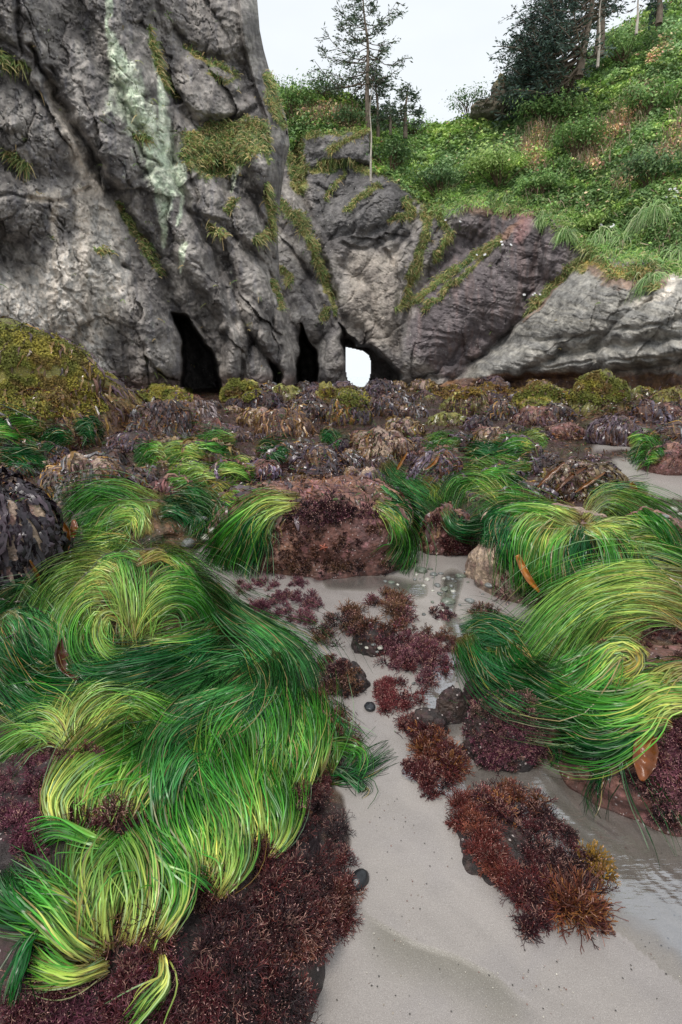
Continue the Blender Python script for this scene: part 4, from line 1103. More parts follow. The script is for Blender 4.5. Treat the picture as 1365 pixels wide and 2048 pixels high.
# ---- random rocks filling the reef: prototypes copied
def proto(pal, kc, seed, top, n):
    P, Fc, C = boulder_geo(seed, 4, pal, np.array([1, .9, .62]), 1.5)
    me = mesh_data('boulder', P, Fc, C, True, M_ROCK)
    o = link('boulder', me)
    if n: drape_local = drape(o, np.zeros(3) + [0, 0, 0], np.array([1, .9, .62]), seed, 1.5, kinds=kc, n=n, L=.75, w=.10, top=top)
    return o
_gz = gz
gz_real = gz
def gz(x, y): return np.full(np.shape(x), -.45)
KINDS = [('kelp', K_MX, 'brown kelp-draped', 'brown kelp'), ('dark', K_PU, 'purple-grey seaweed-covered', 'purple seaweed'), ('red', K_RD, 'reddish turf-covered', 'red turf'), ('tan', K_BR, 'tan rock with amber kelp', 'amber kelp'), ('moss', K_OL, 'olive-mossed', 'olive moss')]
PROT = []
for a, (pal, kc, nm, g) in enumerate(KINDS):
    for b in range(3):
        PROT.append((proto(pal, kc, 300 + a * 10 + b, -.2 if a < 2 else .1, 150), a))
gz = gz_real

def cap(s): return s
def reef_rocks():
    used = [False] * len(PROT)
    placed = [(c[0], c[1], max(r[0], r[1])) for c, r in BOULD]
    cnt = 0; tries = 0
    seen = {}
    while cnt < 230 and tries < 9000:
        tries += 1
        v = rng.uniform(775, 1010) if rng.random() < .75 else rng.uniform(770, 830); u = rng.uniform(-80, 1440)
        d = ray(u, v); Y = 6.
        for _ in range(30):
            Y = float(np.clip((CAM[2] - gz(0., Y)) * d[1] / -d[2], .5, 27)) if d[2] < 0 else 27
        x = float(d[0] / d[1] * Y)
        pxr = (12 + 40 * rng.random() ** 1.4) * (1 if v < 900 else 1.25)
        R_ = pxr * Y / F
        if R_ > .75: R_ = .75
        if any(sdf(np.array([u]), np.array([v]), p)[0] < 14 for p in (SAND_POLY, SAND2, SAND3)): continue
        if any((x - a) ** 2 + (Y - b) ** 2 < (.72 * (r + R_)) ** 2 for a, b, r in placed): continue
        if 672 < u < 758 and v < 806: continue
        placed.append((x, Y, R_))
        a = rng.choice(5, p=[.34, .26, .16, .12, .12] if v > 815 else [.42, .16, .12, .14, .16])
        j = a * 3 + rng.integers(0, 3); src = PROT[j][0]
        if used[j]:
            o = src.copy(); COLL.objects.link(o)
            for ch in src.children:
                c2 = ch.copy(); COLL.objects.link(c2); c2.parent = o
        else: o = src; used[j] = True
        sc_ = R_ * np.array([1, rng.uniform(.8, 1.1), rng.uniform(.95, 1.6)])
        z = float(gz(x, Y)) - .02 * R_
        o.location = (x, Y, z); o.scale = sc_; o.rotation_euler = (0, 0, rng.uniform(-.5, .5))
        size = 'small' if R_ < .22 else ('middling' if R_ < .42 else 'large')
        side = ['at the left edge', 'left of centre', 'below the arch', 'right of centre', 'toward the right edge'][int(np.clip((u + 1) / 1365 * 5, 0, 4))]
        row = 'by the cliff foot' if v < 800 else ('far back in the reef' if v < 840 else ('mid reef' if v < 900 else 'in the near reef'))
        nm = KINDS[a][2] + (' rock' if a != 3 else '')
        lb = '%s %s %s, %s' % (size, nm, row, side)
        tag(o, ' '.join(lb.split()[:16]), 'rock', '%s rocks, %s %s' % (KINDS[a][3], row, side))
        seen.setdefault(lb, []).append(o)
        # geometry for the ray casts
        co = np.empty(len(o.data.vertices) * 3, np.float32); o.data.vertices.foreach_get('co', co)
        co = co.reshape(-1, 3) * sc_; ca, sa = math.cos(o.rotation_euler[2]), math.sin(o.rotation_euler[2])
        co = np.stack([co[:, 0] * ca - co[:, 1] * sa, co[:, 0] * sa + co[:, 1] * ca, co[:, 2]], -1) + np.array([x, Y, z])
        BV.append(co); BF.append(ICO[4][1] + BN[0]); BN[0] += len(co)
        cnt += 1
    for j, (o, a) in enumerate(PROT):
        if not used[j]:
            for ch in list(o.children): bpy.data.objects.remove(ch)
            bpy.data.objects.remove(o)
reef_rocks()

# ================================================================ depth map of the rocks and the beach
ALLV = np.concatenate(BV); ALLF = np.concatenate(BF)
TREE = BVHTree.FromPolygons([tuple(p) for p in ALLV.tolist()], ALLF.tolist())
STEP = 5
GU = np.arange(-150, 1521, STEP); GVp = np.arange(630, 2301, STEP)
DEP = np.full((len(GVp), len(GU)), np.nan); NOR = np.zeros((len(GVp), len(GU), 3))
camv = Vector(CAM)
for a, vpx in enumerate(GVp):
    dd = ray(GU.astype(float), float(vpx))
    for b in range(len(GU)):
        h = TREE.ray_cast(camv, Vector(dd[b]), 60)
        if h[0] is not None:
            DEP[a, b] = h[0].y / dd[b][1]; NOR[a, b] = h[1]
NANM = np.isnan(DEP).astype(float)
for a in range(1, len(GVp)):
    m = np.isnan(DEP[a]); DEP[a][m] = DEP[a - 1][m]
DEP = np.where(np.isnan(DEP), 25, DEP)
NOR = NOR * np.sign((NOR * -ray(*np.meshgrid(GU, GVp))).sum(-1, keepdims=True) + 1e-9)

def bil(A, u, v):
    x = np.clip((u - GU[0]) / STEP, 0, len(GU) - 1.001); y = np.clip((v - GVp[0]) / STEP, 0, len(GVp) - 1.001)
    i = x.astype(int); j = y.astype(int); fx = x - i; fy = y - j
    if A.ndim == 3: fx = fx[..., None]; fy = fy[..., None]
    return (A[j, i] * (1 - fx) + A[j, i + 1] * fx) * (1 - fy) + (A[j + 1, i] * (1 - fx) + A[j + 1, i + 1] * fx) * fy

def surf(u, v):
    return CAM + ray(u, v) * bil(DEP, u, v)[..., None]

# ================================================================ SURFGRASS
def smooth_curve(pts, n=24):
    a = np.array(pts, float); m = len(a)
    t = np.linspace(0, m - 1, n); out = []
    for q in t:
        i = min(int(q), m - 2); f = q - i
        p0 = a[max(i - 1, 0)]; p1 = a[i]; p2 = a[i + 1]; p3 = a[min(i + 2, m - 1)]
        out.append(.5 * ((2 * p1) + (-p0 + p2) * f + (2 * p0 - 5 * p1 + 4 * p2 - p3) * f ** 2 + (-p0 + 3 * p1 - 3 * p2 + p3) * f ** 3))
    return np.array(out)

YG = lin(164, 170, 88); LG = lin(122, 150, 68); MG = lin(62, 122, 38); DG = lin(20, 76, 22); BG = lin(24, 74, 36); SGc = lin(62, 120, 56); BRN = lin(134, 104, 62); OL = lin(120, 122, 52)
PALS = {  # root, middle, tip
    'light': (YG, LG, MG), 'mid': (LG, MG, DG), 'dark': (DG, BG, DG), 'yd': (YG, MG, DG), 'brown': (BRN, OL, MG), 'blue': (BG, SGc, BG), 'deep': (lin(14, 52, 18), DG, lin(12, 46, 22)),
}
def wisp(bag, pts, wr, wt, n, pal, lift=.03, S=13, jit=.25, width=.0045, fray=1.0):
    c = smooth_curve(pts, 40)
    T = np.gradient(c, axis=0); Nn = np.stack([-T[:, 1], T[:, 0]], -1); Nn = Nn / (np.linalg.norm(Nn, axis=1, keepdims=True) + 1e-6)
    nl = max(4, n // 14)
    lock = rng.integers(0, nl, n)
    s0 = (rng.random(nl) ** 1.3 * .30)[lock] + rng.random(n) * .05
    s1 = 1 - rng.beta(1, 3, n) * jit * 1.8 + rng.normal(size=n) * .03
    sh = rng.random(n) < .4
    s1 = np.where(sh, s0 + (s1 - s0) * rng.uniform(.4, .95, n), s1)
    s = s0[:, None] + (s1 - s0)[:, None] * np.linspace(0, 1, S)[None]
    lr = np.random.default_rng(n + int(abs(pts[0][0]))); lc = lr.uniform(-1, 1, nl); la = lr.normal(size=nl); lb_ = lr.normal(size=nl)
    lat = rng.normal(size=n) * .28 + lc[lock] * .95
    sc1 = np.clip(s, 0, 1); ex = (s - sc1)
    wdt = wr + (wt - wr) * sc1
    g40 = np.linspace(0, 1, 40)
    cu = np.interp(sc1, g40, c[:, 0]) + ex * 0; cv = np.interp(sc1, g40, c[:, 1])
    nu = np.interp(sc1, g40, Nn[:, 0]); nv = np.interp(sc1, g40, Nn[:, 1])
    plen = np.hypot(*np.diff(c, axis=0).T).sum()
    ang = rng.normal(size=n) * .055 + la[lock] * .05
    stray = rng.random(n) < .15
    ang = np.where(stray, rng.normal(size=n) * .26, ang)[:, None]
    ds = (s - s[:, :1])
    dev = (ang * fray).clip(-.42, .42) * ds * min(plen, 260) + lb_[lock][:, None] * 3.5 * np.sin(s * 4 + lc[lock][:, None] * 6) + rng.normal(size=(n, 1)) * 3.6 * np.sin(s * 8 + rng.uniform(0, 6, (n, 1)))
    off = (lc[lock][:, None] * .95 + rng.normal(size=(n, 1)) * .42 * (.12 + ds * 1.4).clip(0, .75)) * wdt + dev
    U = cu + nu * off; Vv = cv + nv * off
    d = bil(DEP, U, Vv)
    dm = d.copy(); dm[:, 1:-1] = np.minimum(np.minimum(d[:, :-2], d[:, 2:]), d[:, 1:-1])
    for _ in range(3):
        e = dm.copy(); e[:, 1:-1] = (dm[:, :-2] + 2 * dm[:, 1:-1] + dm[:, 2:]) / 4; dm = e
    dm = np.minimum(dm, d)
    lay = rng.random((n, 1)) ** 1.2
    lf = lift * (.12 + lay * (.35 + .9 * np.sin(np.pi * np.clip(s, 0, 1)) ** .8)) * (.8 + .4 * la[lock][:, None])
    R_ = ray(U, Vv)
    dm = np.maximum(dm - np.abs(lf), .25)
    P = CAM + R_ * dm[..., None]
    x = np.linspace(0, 1, S)[None, :, None]
    c0, c1, c2 = PALS[pal] if isinstance(pal, str) else pal
    xs = np.clip(s[..., None] + rng.normal(size=(n, 1, 1)) * .12, 0, 1)
    C = np.where(xs < .5, c0 + (c1 - c0) * xs * 2, c1 + (c2 - c1) * (xs - .5) * 2)
    C = C * (1 + .28 * rng.normal(size=(n, 1, 1)) + .18 * la[lock][:, None, None]).clip(.35, 1.9) * (.16 + 1.15 * lay[..., None])  # low-lying blades painted darker, as shade in the gaps
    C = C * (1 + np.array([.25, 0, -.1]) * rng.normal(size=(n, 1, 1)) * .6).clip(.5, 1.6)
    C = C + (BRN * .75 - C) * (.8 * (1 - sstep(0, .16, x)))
    dead = rng.random(n) < .045
    C = np.where(dead[:, None, None], lin(158, 140, 92) * rng.uniform(.6, 1.1, (n, 1, 1)), C)
    glint = rng.random(n) < .09
    C = np.where(glint[:, None, None], C * .5 + lin(160, 184, 150) * .4, C)  # a few blades painted pale as sky glints
    W_ = width * rng.uniform(.7, 1.25, (n, 1)) * (1 - .75 * x[..., 0] ** 3) * (.45 + .55 * sstep(0, .2, x[..., 0]))
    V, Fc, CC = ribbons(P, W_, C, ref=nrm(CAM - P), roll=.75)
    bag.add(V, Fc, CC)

def clump(label, ws, width=.0031, lift=.03, K=1.0, name='surfgrass_clump', group='surfgrass clumps', under=None):
    bag = Bag()
    for w_ in ws:
        pts, wr, wt, n, pal = w_[:5]
        wisp(bag, pts, wr * 1.1, wt * 1.1, int(n * K * 1.4), pal, lift=w_[5] if len(w_) > 5 else lift, width=width)
        if n > 100:
            wisp(bag, pts, wr * 1.6 + 8, wt * 1.3 + 6, int(n * K * .16), 'mid' if pal in ('light', 'yd') else 'dark', lift=lift * 1.25, width=width * .85, fray=4.0, jit=.6)
            wisp(bag, pts, wr * 1.9 + 8, wt * 1.1, int(n * K * .05), 'brown', lift=lift * 1.1, width=width * .7, fray=6.0, jit=.8)
    tag(bag.build(name, M_GRASS), label, 'surfgrass', group)

clump('swirl of yellow-green surfgrass parted over the round boulder, left foreground', [
    ([(262, 1300), (258, 1230), (245, 1160), (215, 1100)], 22, 35, 320, 'light'),
    ([(275, 1290), (300, 1225), (350, 1190), (405, 1205), (445, 1262)], 14, 26, 520, 'yd'),
    ([(280, 1240), (320, 1175), (370, 1162), (420, 1200), (452, 1255)], 15, 20, 420, 'yd'),
    ([(285, 1300), (340, 1285), (400, 1280), (448, 1265)], 15, 16, 340, 'yd'),
    ([(250, 1150), (200, 1130), (150, 1150), (112, 1190), (98, 1250)], 25, 22, 480, 'light'),
    ([(245, 1180), (180, 1170), (135, 1200), (115, 1260), (135, 1325)], 22, 22, 420, 'light'),
    ([(240, 1220), (190, 1215), (165, 1260), (180, 1310), (250, 1330)], 16, 16, 300, 'yd'),
    ([(255, 1240), (215, 1230), (200, 1270), (225, 1305), (275, 1312)], 10, 10, 180, 'light'),
    ([(270, 1130), (320, 1105), (362, 1118), (392, 1150)], 16, 14, 240, 'brown'),
    ([(300, 1118), (240, 1098), (190, 1108), (140, 1140)], 12, 12, 240, 'mid'),
    ([(300, 1105), (350, 1110), (400, 1150), (430, 1200)], 10, 16, 200, 'mid'),
    ([(120, 1290), (150, 1340), (230, 1355), (330, 1325)], 14, 18, 300, 'dark')], K=.95)
clump('dark green surfgrass lying along the left edge beside the round boulder', [
    ([(100, 1185), (60, 1185), (20, 1200), (-20, 1230)], 14, 20, 260, 'dark'),
    ([(20, 1200), (60, 1230), (90, 1290), (105, 1350)], 40, 30, 600, 'blue'),
    ([(-20, 1240), (20, 1290), (60, 1330), (110, 1360)], 40, 26, 500, 'dark'),
    ([(-40, 1290), (20, 1350), (90, 1385), (200, 1375), (330, 1330)], 26, 30, 800, 'deep'),
    ([(-40, 1340), (20, 1385), (90, 1400), (170, 1390)], 24, 20, 400, 'deep')])
clump('dark green surfgrass sheet flowing from the knot to the sand, left of the channel', [
    ([(415, 1175), (470, 1230), (540, 1280), (590, 1325), (612, 1390)], 22, 22, 650, 'blue'),
    ([(450, 1260), (500, 1290), (560, 1340), (612, 1398)], 20, 36, 800, 'dark'),
    ([(460, 1262), (420, 1300), (370, 1340), (290, 1372)], 24, 32, 700, 'dark'),
    ([(590, 1340), (500, 1350), (400, 1390), (290, 1440)], 46, 34, 900, 'blue'),
    ([(440, 1285), (340, 1320), (220, 1352), (90, 1375)], 22, 24, 560, 'dark'),
    ([(500, 1300), (520, 1360), (480, 1420), (400, 1450)], 46, 40, 700, 'dark'),
    ([(620, 1385), (655, 1430), (690, 1475), (705, 1500)], 10, 16, 110, 'blue')], K=1.0)
clump('fan of yellow surfgrass with brown roots at the left, above the bare purple rock', [
    ([(150, 1490), (120, 1440), (70, 1425), (0, 1460)], 18, 22, 320, 'light'),
    ([(145, 1500), (100, 1465), (40, 1470), (-30, 1515)], 14, 16, 240, 'light'),
    ([(150, 1490), (160, 1430), (205, 1388), (270, 1385), (325, 1412)], 22, 22, 520, 'light'),
    ([(165, 1492), (210, 1430), (270, 1400), (345, 1432)], 18, 18, 380, 'light'),
    ([(120, 1480), (135, 1420), (180, 1380), (250, 1368)], 20, 14, 300, 'light'),
    ([(150, 1500), (155, 1470), (165, 1440)], 26, 26, 160, 'brown'),
    ([(250, 1400), (300, 1430), (350, 1440), (400, 1430)], 16, 14, 220, 'mid')])
clump('broad bright-green surfgrass sheet falling over the middle of the largest boulder', [
    ([(600, 1602), (603, 1530), (590, 1460), (560, 1400)], 8, 50, 520, 'yd'),
    ([(642, 1560), (645, 1500), (632, 1440), (600, 1385)], 10, 26, 320, 'yd'),
    ([(560, 1600), (545, 1540), (545, 1440), (510, 1350)], 22, 46, 520, 'yd'),
    ([(515, 1705), (500, 1620), (455, 1540), (400, 1450)], 10, 56, 720, 'yd'),
    ([(532, 1722), (558, 1660), (540, 1590), (480, 1490)], 8, 40, 420, 'yd'),
    ([(410, 1775), (370, 1700), (340, 1640), (330, 1550)], 12, 34, 380, 'yd'),
    ([(425, 1800), (455, 1720), (425, 1650), (390, 1550)], 12, 46, 480, 'yd'),
    ([(450, 1750), (445, 1660), (415, 1580), (390, 1470)], 46, 50, 700, 'yd'),
    ([(330, 1650), (320, 1560), (350, 1480), (430, 1430)], 34, 46, 700, 'blue'),
    ([(450, 1560), (460, 1500), (480, 1450), (520, 1400)], 60, 50, 600, 'mid'),
    ([(130, 1665), (112, 1600), (160, 1530), (240, 1480), (315, 1455)], 14, 28, 520, 'light'),
    ([(185, 1655), (190, 1580), (240, 1520), (330, 1465)], 28, 26, 500, 'yd'),
    ([(245, 1645), (262, 1570), (300, 1510), (360, 1450)], 24, 28, 480, 'yd'),
    ([(90, 1600), (170, 1530), (240, 1490), (300, 1470)], 10, 12, 60, 'dark'),
    ([(560, 1420), (590, 1480), (600, 1540), (600, 1580)], 50, 20, 400, 'mid')], lift=.035, K=1.05)
clump('bushy light-green surfgrass tuft at the bottom left with pale roots', [
    ([(200, 1905), (188, 1800), (200, 1725), (245, 1672)], 40, 36, 620, 'light'),
    ([(262, 1895), (285, 1800), (272, 1720), (240, 1670)], 30, 30, 620, 'light'),
    ([(312, 1885), (350, 1800), (332, 1730), (270, 1680)], 14, 24, 420, 'yd'),
    ([(215, 1912), (150, 1885), (90, 1835), (40, 1800), (-10, 1765)], 26, 22, 460, 'yd'),
    ([(222, 1928), (150, 1950), (95, 1942), (55, 1925)], 12, 14, 240, 'light'),
    ([(200, 1870), (130, 1820), (70, 1802), (0, 1790)], 22, 20, 340, 'yd'),
    ([(120, 1800), (60, 1815), (15, 1790), (-10, 1745)], 20, 16, 320, 'deep'),
    ([(240, 1690), (180, 1680), (110, 1660), (60, 1680)], 8, 20, 70, 'mid'),
    ([(300, 1690), (340, 1720), (400, 1740), (450, 1770)], 14, 30, 90, 'yd'),
    ([(320, 1900), (330, 1960), (290, 2010), (240, 2060)], 8, 14, 50, 'light'),
    ([(90, 1850), (60, 1900), (40, 1960), (30, 2020)], 10, 14, 90, 'dark')], lift=.04, K=1.05, width=.0031)
clump('loose green blades straying from the sheet onto the open sand', [
    ([(640, 1560), (690, 1555), (740, 1530), (790, 1500)], 10, 16, 60, 'dark', .012),
    ([(660, 1530), (700, 1545), (740, 1575), (720, 1590)], 8, 14, 40, 'dark', .012),
    ([(600, 1500), (680, 1490), (720, 1510), (700, 1560)], 14, 12, 70, 'mid', .015)], width=.003)
clump('great green wave of surfgrass over the right foreground boulder', [
    ([(1400, 1180), (1300, 1155), (1200, 1172), (1120, 1230), (1058, 1315)], 26, 22, 800, 'light'),
    ([(1420, 1235), (1310, 1200), (1210, 1215), (1130, 1268), (1070, 1335)], 26, 22, 700, 'light'),
    ([(1290, 1275), (1230, 1255), (1170, 1280), (1120, 1325), (1050, 1330)], 22, 24, 560, 'yd'),
    ([(1080, 1290), (1020, 1270), (965, 1258), (922, 1268)], 28, 14, 420, 'dark'),
    ([(925, 1268), (955, 1315), (1010, 1352), (1100, 1378)], 14, 18, 460, 'dark'),
    ([(1000, 1275), (1020, 1315), (1060, 1350), (1120, 1385)], 26, 18, 420, 'deep'),
    ([(1290, 1330), (1240, 1305), (1190, 1350), (1130, 1385), (1045, 1350)], 22, 26, 620, 'yd'),
    ([(1380, 1385), (1310, 1372), (1250, 1400), (1170, 1405), (1085, 1370)], 20, 24, 680, 'yd'),
    ([(1420, 1405), (1330, 1405), (1270, 1445), (1190, 1468), (1120, 1435)], 24, 20, 640, 'yd'),
    ([(1350, 1440), (1290, 1440), (1230, 1475), (1170, 1480), (1125, 1450)], 20, 16, 360, 'deep'),
    ([(1400, 1330), (1350, 1340), (1300, 1370), (1250, 1390)], 14, 16, 140, 'brown'),
    ([(1240, 1290), (1270, 1320), (1230, 1350), (1190, 1370)], 16, 16, 160, 'brown')], lift=.05, K=1.1, width=.0036)
clump('thin surfgrass strands trailing from the great wave over the wet sand', [
    ([(1180, 1490), (1215, 1540), (1205, 1590), (1195, 1640)], 30, 16, 14, 'dark', .01),
    ([(1250, 1480), (1280, 1560), (1330, 1650), (1365, 1720)], 24, 30, 26, 'dark', .012),
    ([(1100, 1460), (1120, 1510), (1100, 1545)], 20, 10, 12, 'dark', .008),
    ([(1220, 1500), (1190, 1560), (1180, 1600), (1200, 1640)], 10, 20, 8, 'dark', .01)], width=.0028)
clump('curtain of long green surfgrass hanging down the front of the tan boulder', [
    ([(1165, 1042), (1085, 1015), (1005, 1022), (962, 1062)], 10, 14, 420, 'yd'),
    ([(1060, 1022), (1000, 1030), (975, 1060), (965, 1095)], 14, 16, 300, 'dark'),
    ([(1100, 1030), (1062, 1060), (1050, 1120), (1055, 1195)], 22, 16, 300, 'yd'),
    ([(1140, 1035), (1110, 1080), (1105, 1140), (1108, 1200)], 20, 26, 380, 'yd'),
    ([(1160, 1042), (1150, 1100), (1150, 1160)], 16, 20, 220, 'dark'),
    ([(1040, 1025), (1015, 1050), (1010, 1100), (1020, 1140)], 14, 12, 130, 'dark'),
    ([(1165, 1042), (1210, 1000), (1270, 1018), (1320, 1060), (1345, 1105)], 8, 20, 520, 'yd'),
    ([(1170, 1060), (1230, 1050), (1290, 1070), (1330, 1105)], 8, 14, 260, 'light'),
    ([(1165, 1050), (1205, 1070), (1228, 1110), (1235, 1155)], 10, 14, 260, 'yd')], K=1.15, width=.0048, lift=.035)
clump('light-green surfgrass spilling right between the curtain and the great wave', [
    ([(1225, 1105), (1290, 1098), (1345, 1125), (1400, 1165)], 12, 20, 480, 'yd'),
    ([(1220, 1112), (1250, 1150), (1310, 1140), (1370, 1160)], 10, 14, 260, 'mid'),
    ([(1120, 1190), (1180, 1160), (1250, 1150), (1300, 1155)], 10, 12, 200, 'dark')], width=.0046)
clump('arched surfgrass on the low rock left of the curtain boulder', [
    ([(1015, 1005), (965, 962), (915, 968), (888, 1022)], 10, 14, 340, 'yd'),
    ([(888, 1015), (915, 1050), (960, 1045), (1000, 1020)], 10, 12, 280, 'dark'),
    ([(985, 965), (1020, 975), (1040, 1000)], 8, 8, 120, 'mid')], width=.005, lift=.04)
clump('dark blue-green surfgrass on the right shoulder of the flat-topped central boulder', [
    ([(745, 1008), (790, 1040), (812, 1090), (790, 1142)], 10, 12, 320, 'yd'),
    ([(750, 995), (800, 1005), (832, 1040), (832, 1085)], 12, 12, 340, 'dark'),
    ([(760, 925), (790, 960), (845, 990), (885, 1010)], 18, 18, 420, 'blue'),
    ([(830, 960), (870, 975), (890, 1010)], 12, 12, 220, 'brown')], width=.005)
clump('green surfgrass hanging off the left end of the flat-topped central boulder', [
    ([(605, 1000), (535, 1003), (482, 1050), (440, 1110), (425, 1140)], 10, 16, 460, 'yd'),
    ([(570, 1012), (515, 1048), (500, 1100), (478, 1152)], 12, 14, 360, 'dark'),
    ([(600, 1005), (540, 1030), (515, 1070), (505, 1110)], 8, 12, 180, 'light')], width=.005, lift=.035)
clump('surfgrass tuft covering the mound behind the round boulder', [
    ([(330, 1010), (250, 988), (180, 1010), (130, 1065)], 12, 20, 420, 'mid'),
    ([(295, 1075), (275, 1025), (225, 1030), (150, 1070)], 16, 18, 420, 'light'),
    ([(300, 1060), (260, 1010), (190, 1005), (135, 1030)], 14, 14, 300, 'mid'),
    ([(310, 1015), (355, 1010), (400, 1035), (392, 1078)], 12, 16, 380, 'dark'),
    ([(270, 1080), (230, 1080), (180, 1095), (140, 1110)], 12, 16, 220, 'light'),
    ([(345, 975), (390, 985), (420, 1020), (410, 1060)], 12, 12, 280, 'blue')], width=.005)
SMALLG = [(20, 862, 120, 16, 'mid', 'green grass strip at the left edge below the mossy outcrop'), (40, 918, 90, 14, 'dark', 'dark grass patch at the left edge above the kelp boulder'), (175, 862, 50, 18, 'dark', 'dark grass tuft left of the large domed kelp boulder'),
          (300, 912, 60, 14, 'yd', 'small domed grass tuft in front of the large domed kelp boulder'), (365, 905, 80, 12, 'light', 'straw and green grass mat left of centre'), (420, 885, 90, 10, 'mid', 'flat green grass mat behind the centre left rocks'),
          (470, 940, 70, 12, 'light', 'pale grass tuft behind the flat-topped boulder, left side'), (540, 905, 60, 12, 'dark', 'dark grass patch left of the purple and amber rock'), (880, 885, 70, 9, 'mid', 'grass patch right of the tan barnacled boulder'),
          (1030, 890, 80, 12, 'mid', 'grass patch behind the amber kelp boulder'), (970, 905, 80, 9, 'dark', 'narrow grass strip left of the amber kelp boulder'), (980, 945, 130, 12, 'yd', 'long grass streak behind the arched surfgrass'),
          (1000, 930, 110, 9, 'mid', 'thin grass streak above the long grass streak'), (1290, 905, 60, 20, 'mid', 'grass cap on the reddish rock by the far sand'), (1230, 988, 110, 9, 'dark', 'grass strip at the edge of the far sand patch'),
          (660, 875, 40, 7, 'dark', 'tiny grass patch left of the tan barnacled boulder'), (380, 950, 90, 12, 'light', 'pale grass behind the grassy mound'), (110, 880, 70, 12, 'dark', 'dark grass tuft in the left middle reef'), (1060, 880, 60, 8, 'light', 'small pale grass tuft in the right reef'),
          (440, 985, 60, 12, 'brown', 'brownish grass by the small pale sand pocket')]
for u, v, w, h, pal, lb in SMALLG:
    ws = []
    for q in range(3):
        a = v + (q - 1) * h * .55
        s = 1 if rng.random() < .5 else -1
        x0, x1 = (u - w * .5, u + w * .6) if s > 0 else (u + w * .6, u - w * .5)
        ws.append(([(x0, a), (x0 + (x1 - x0) * .35, a - h * .55), (x0 + (x1 - x0) * .7, a - h * .2), (x1, a + h * .6)], h * .5, h * .55, 130, pal))
    clump(lb, ws, width=.009, lift=.06, group='small surfgrass patches in the reef')

# ================================================================ CORALLINE ALGAE
ARED = [lin(84, 38, 42), lin(108, 52, 48), lin(60, 28, 34)]
APUR = [lin(104, 54, 70), lin(84, 42, 56), lin(126, 78, 88)]
AORG = [lin(116, 64, 44), lin(92, 48, 40), lin(158, 104, 58), lin(76, 40, 38)]
ADRK = [lin(58, 34, 38), lin(78, 46, 44), lin(46, 30, 34)]
ABRN = [lin(112, 80, 56), lin(92, 60, 44), lin(72, 46, 40)]
ATIP = lin(205, 160, 150)

def sprigs(bag, P, Nn, L, cols, levels=4, spread=.55, wpx=.0026, tips=.12):
    n = len(P)
    d = nrm(Nn + rng.normal(size=(n, 3)) * .3)
    base = P.copy(); k_ = (fbm(P * 22, 2, 61) * 1.6 + .5 + rng.normal(size=n) * .22).clip(0, .999)
    c = np.array(cols)[(k_ * len(cols)).astype(int)] * rng.uniform(.6, 1.5, (n, 1)) * (1 + .5 * fbm(P * 34, 2, 62))[:, None]
    odd = rng.random(n) < .06; c = np.where(odd[:, None], lin(176, 132, 118) * rng.uniform(.6, 1.1, (n, 1)), c)
    l = np.asarray(L) * rng.uniform(.6, 1.25, n) / levels * 1.15
    for lv in range(levels):
        # a bent segment
        m = base + d * l[:, None] * .5 + rng.normal(size=base.shape) * l[:, None] * .08
        e = base + d * l[:, None]
        Pm = np.stack([base, m, e], 1)
        w0 = wpx * (1 - .12 * lv)
        cc = c * (.08 + .20 * lv)  # segments near the root painted darker, as shade inside the tuft
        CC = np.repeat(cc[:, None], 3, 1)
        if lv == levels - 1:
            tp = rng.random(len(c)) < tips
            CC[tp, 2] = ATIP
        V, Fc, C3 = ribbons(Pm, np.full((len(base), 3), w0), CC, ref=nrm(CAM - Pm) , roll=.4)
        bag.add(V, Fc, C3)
        if lv < levels - 1:
            ax = nrm(np.cross(d, rng.normal(size=d.shape)))
            d1 = nrm(d + ax * spread + rng.normal(size=d.shape) * .15); d2 = nrm(d - ax * spread + rng.normal(size=d.shape) * .15)
            base = np.concatenate([e, e]); d = np.concatenate([d1, d2]); c = np.concatenate([c, c]); l = np.concatenate([l, l]) * .9

def algae(label, poly, n, L, cols, levels=4, name='red_algae', group='tufts of red algae', wpx=.0026, spread=.55, hump=0.0, tips=.12, mat=None, cat='algae'):
    a = np.array(poly, float); lo = a.min(0) - 6; hi = a.max(0) + 6
    q = rng.uniform(lo, hi, (int(n * 6), 2))
    s = sdf(q[:, 0], q[:, 1], poly) + 9 * vn(P3(q[:, 0], q[:, 1], 14), 2)
    ok = s < -rng.random(len(s)) ** 2 * 9
    ok &= (fbm(P3(q[:, 0], q[:, 1], 22), 3, 37) + rng.normal(size=len(s)) * .07) > -.05
    q = q[ok]; s = s[ok]
    per = 9; m_ = max(3, n // per); q = q[:m_]; s = s[:m_]
    tl = rng.uniform(.55, 1.35, len(q))
    q = np.repeat(q, per, 0); s = np.repeat(s, per); tl = np.repeat(tl, per); n = len(q)
    P = surf(q[:, 0], q[:, 1]); Nn = bil(NOR, q[:, 0], q[:, 1]); Nn = nrm(Nn * .6 + np.array([0, -.15, .6]))
    rd_ = rng.normal(size=(n, 3)); rd_ -= Nn * (rd_ * Nn).sum(-1, keepdims=True)
    P = P + rd_ * L * .10; Nn = nrm(Nn * .7 + rd_ * .8)
    cl = fbm(P3(q[:, 0], q[:, 1], 16), 2, 31)
    P = P + np.array([0, 0, 1]) * (hump * np.clip(-s / 25, 0, 1) * (.6 + .8 * cl))[:, None]
    bag = Bag()
    ci = np.array(cols) if len(np.shape(cols)) == 2 else cols
    sprigs(bag, P, Nn, L * tl * (1 + .5 * cl), ci, levels, spread, wpx, tips)
    o = bag.build(name, mat or M_ALGAE); tag(o, label, cat, group)
    return o

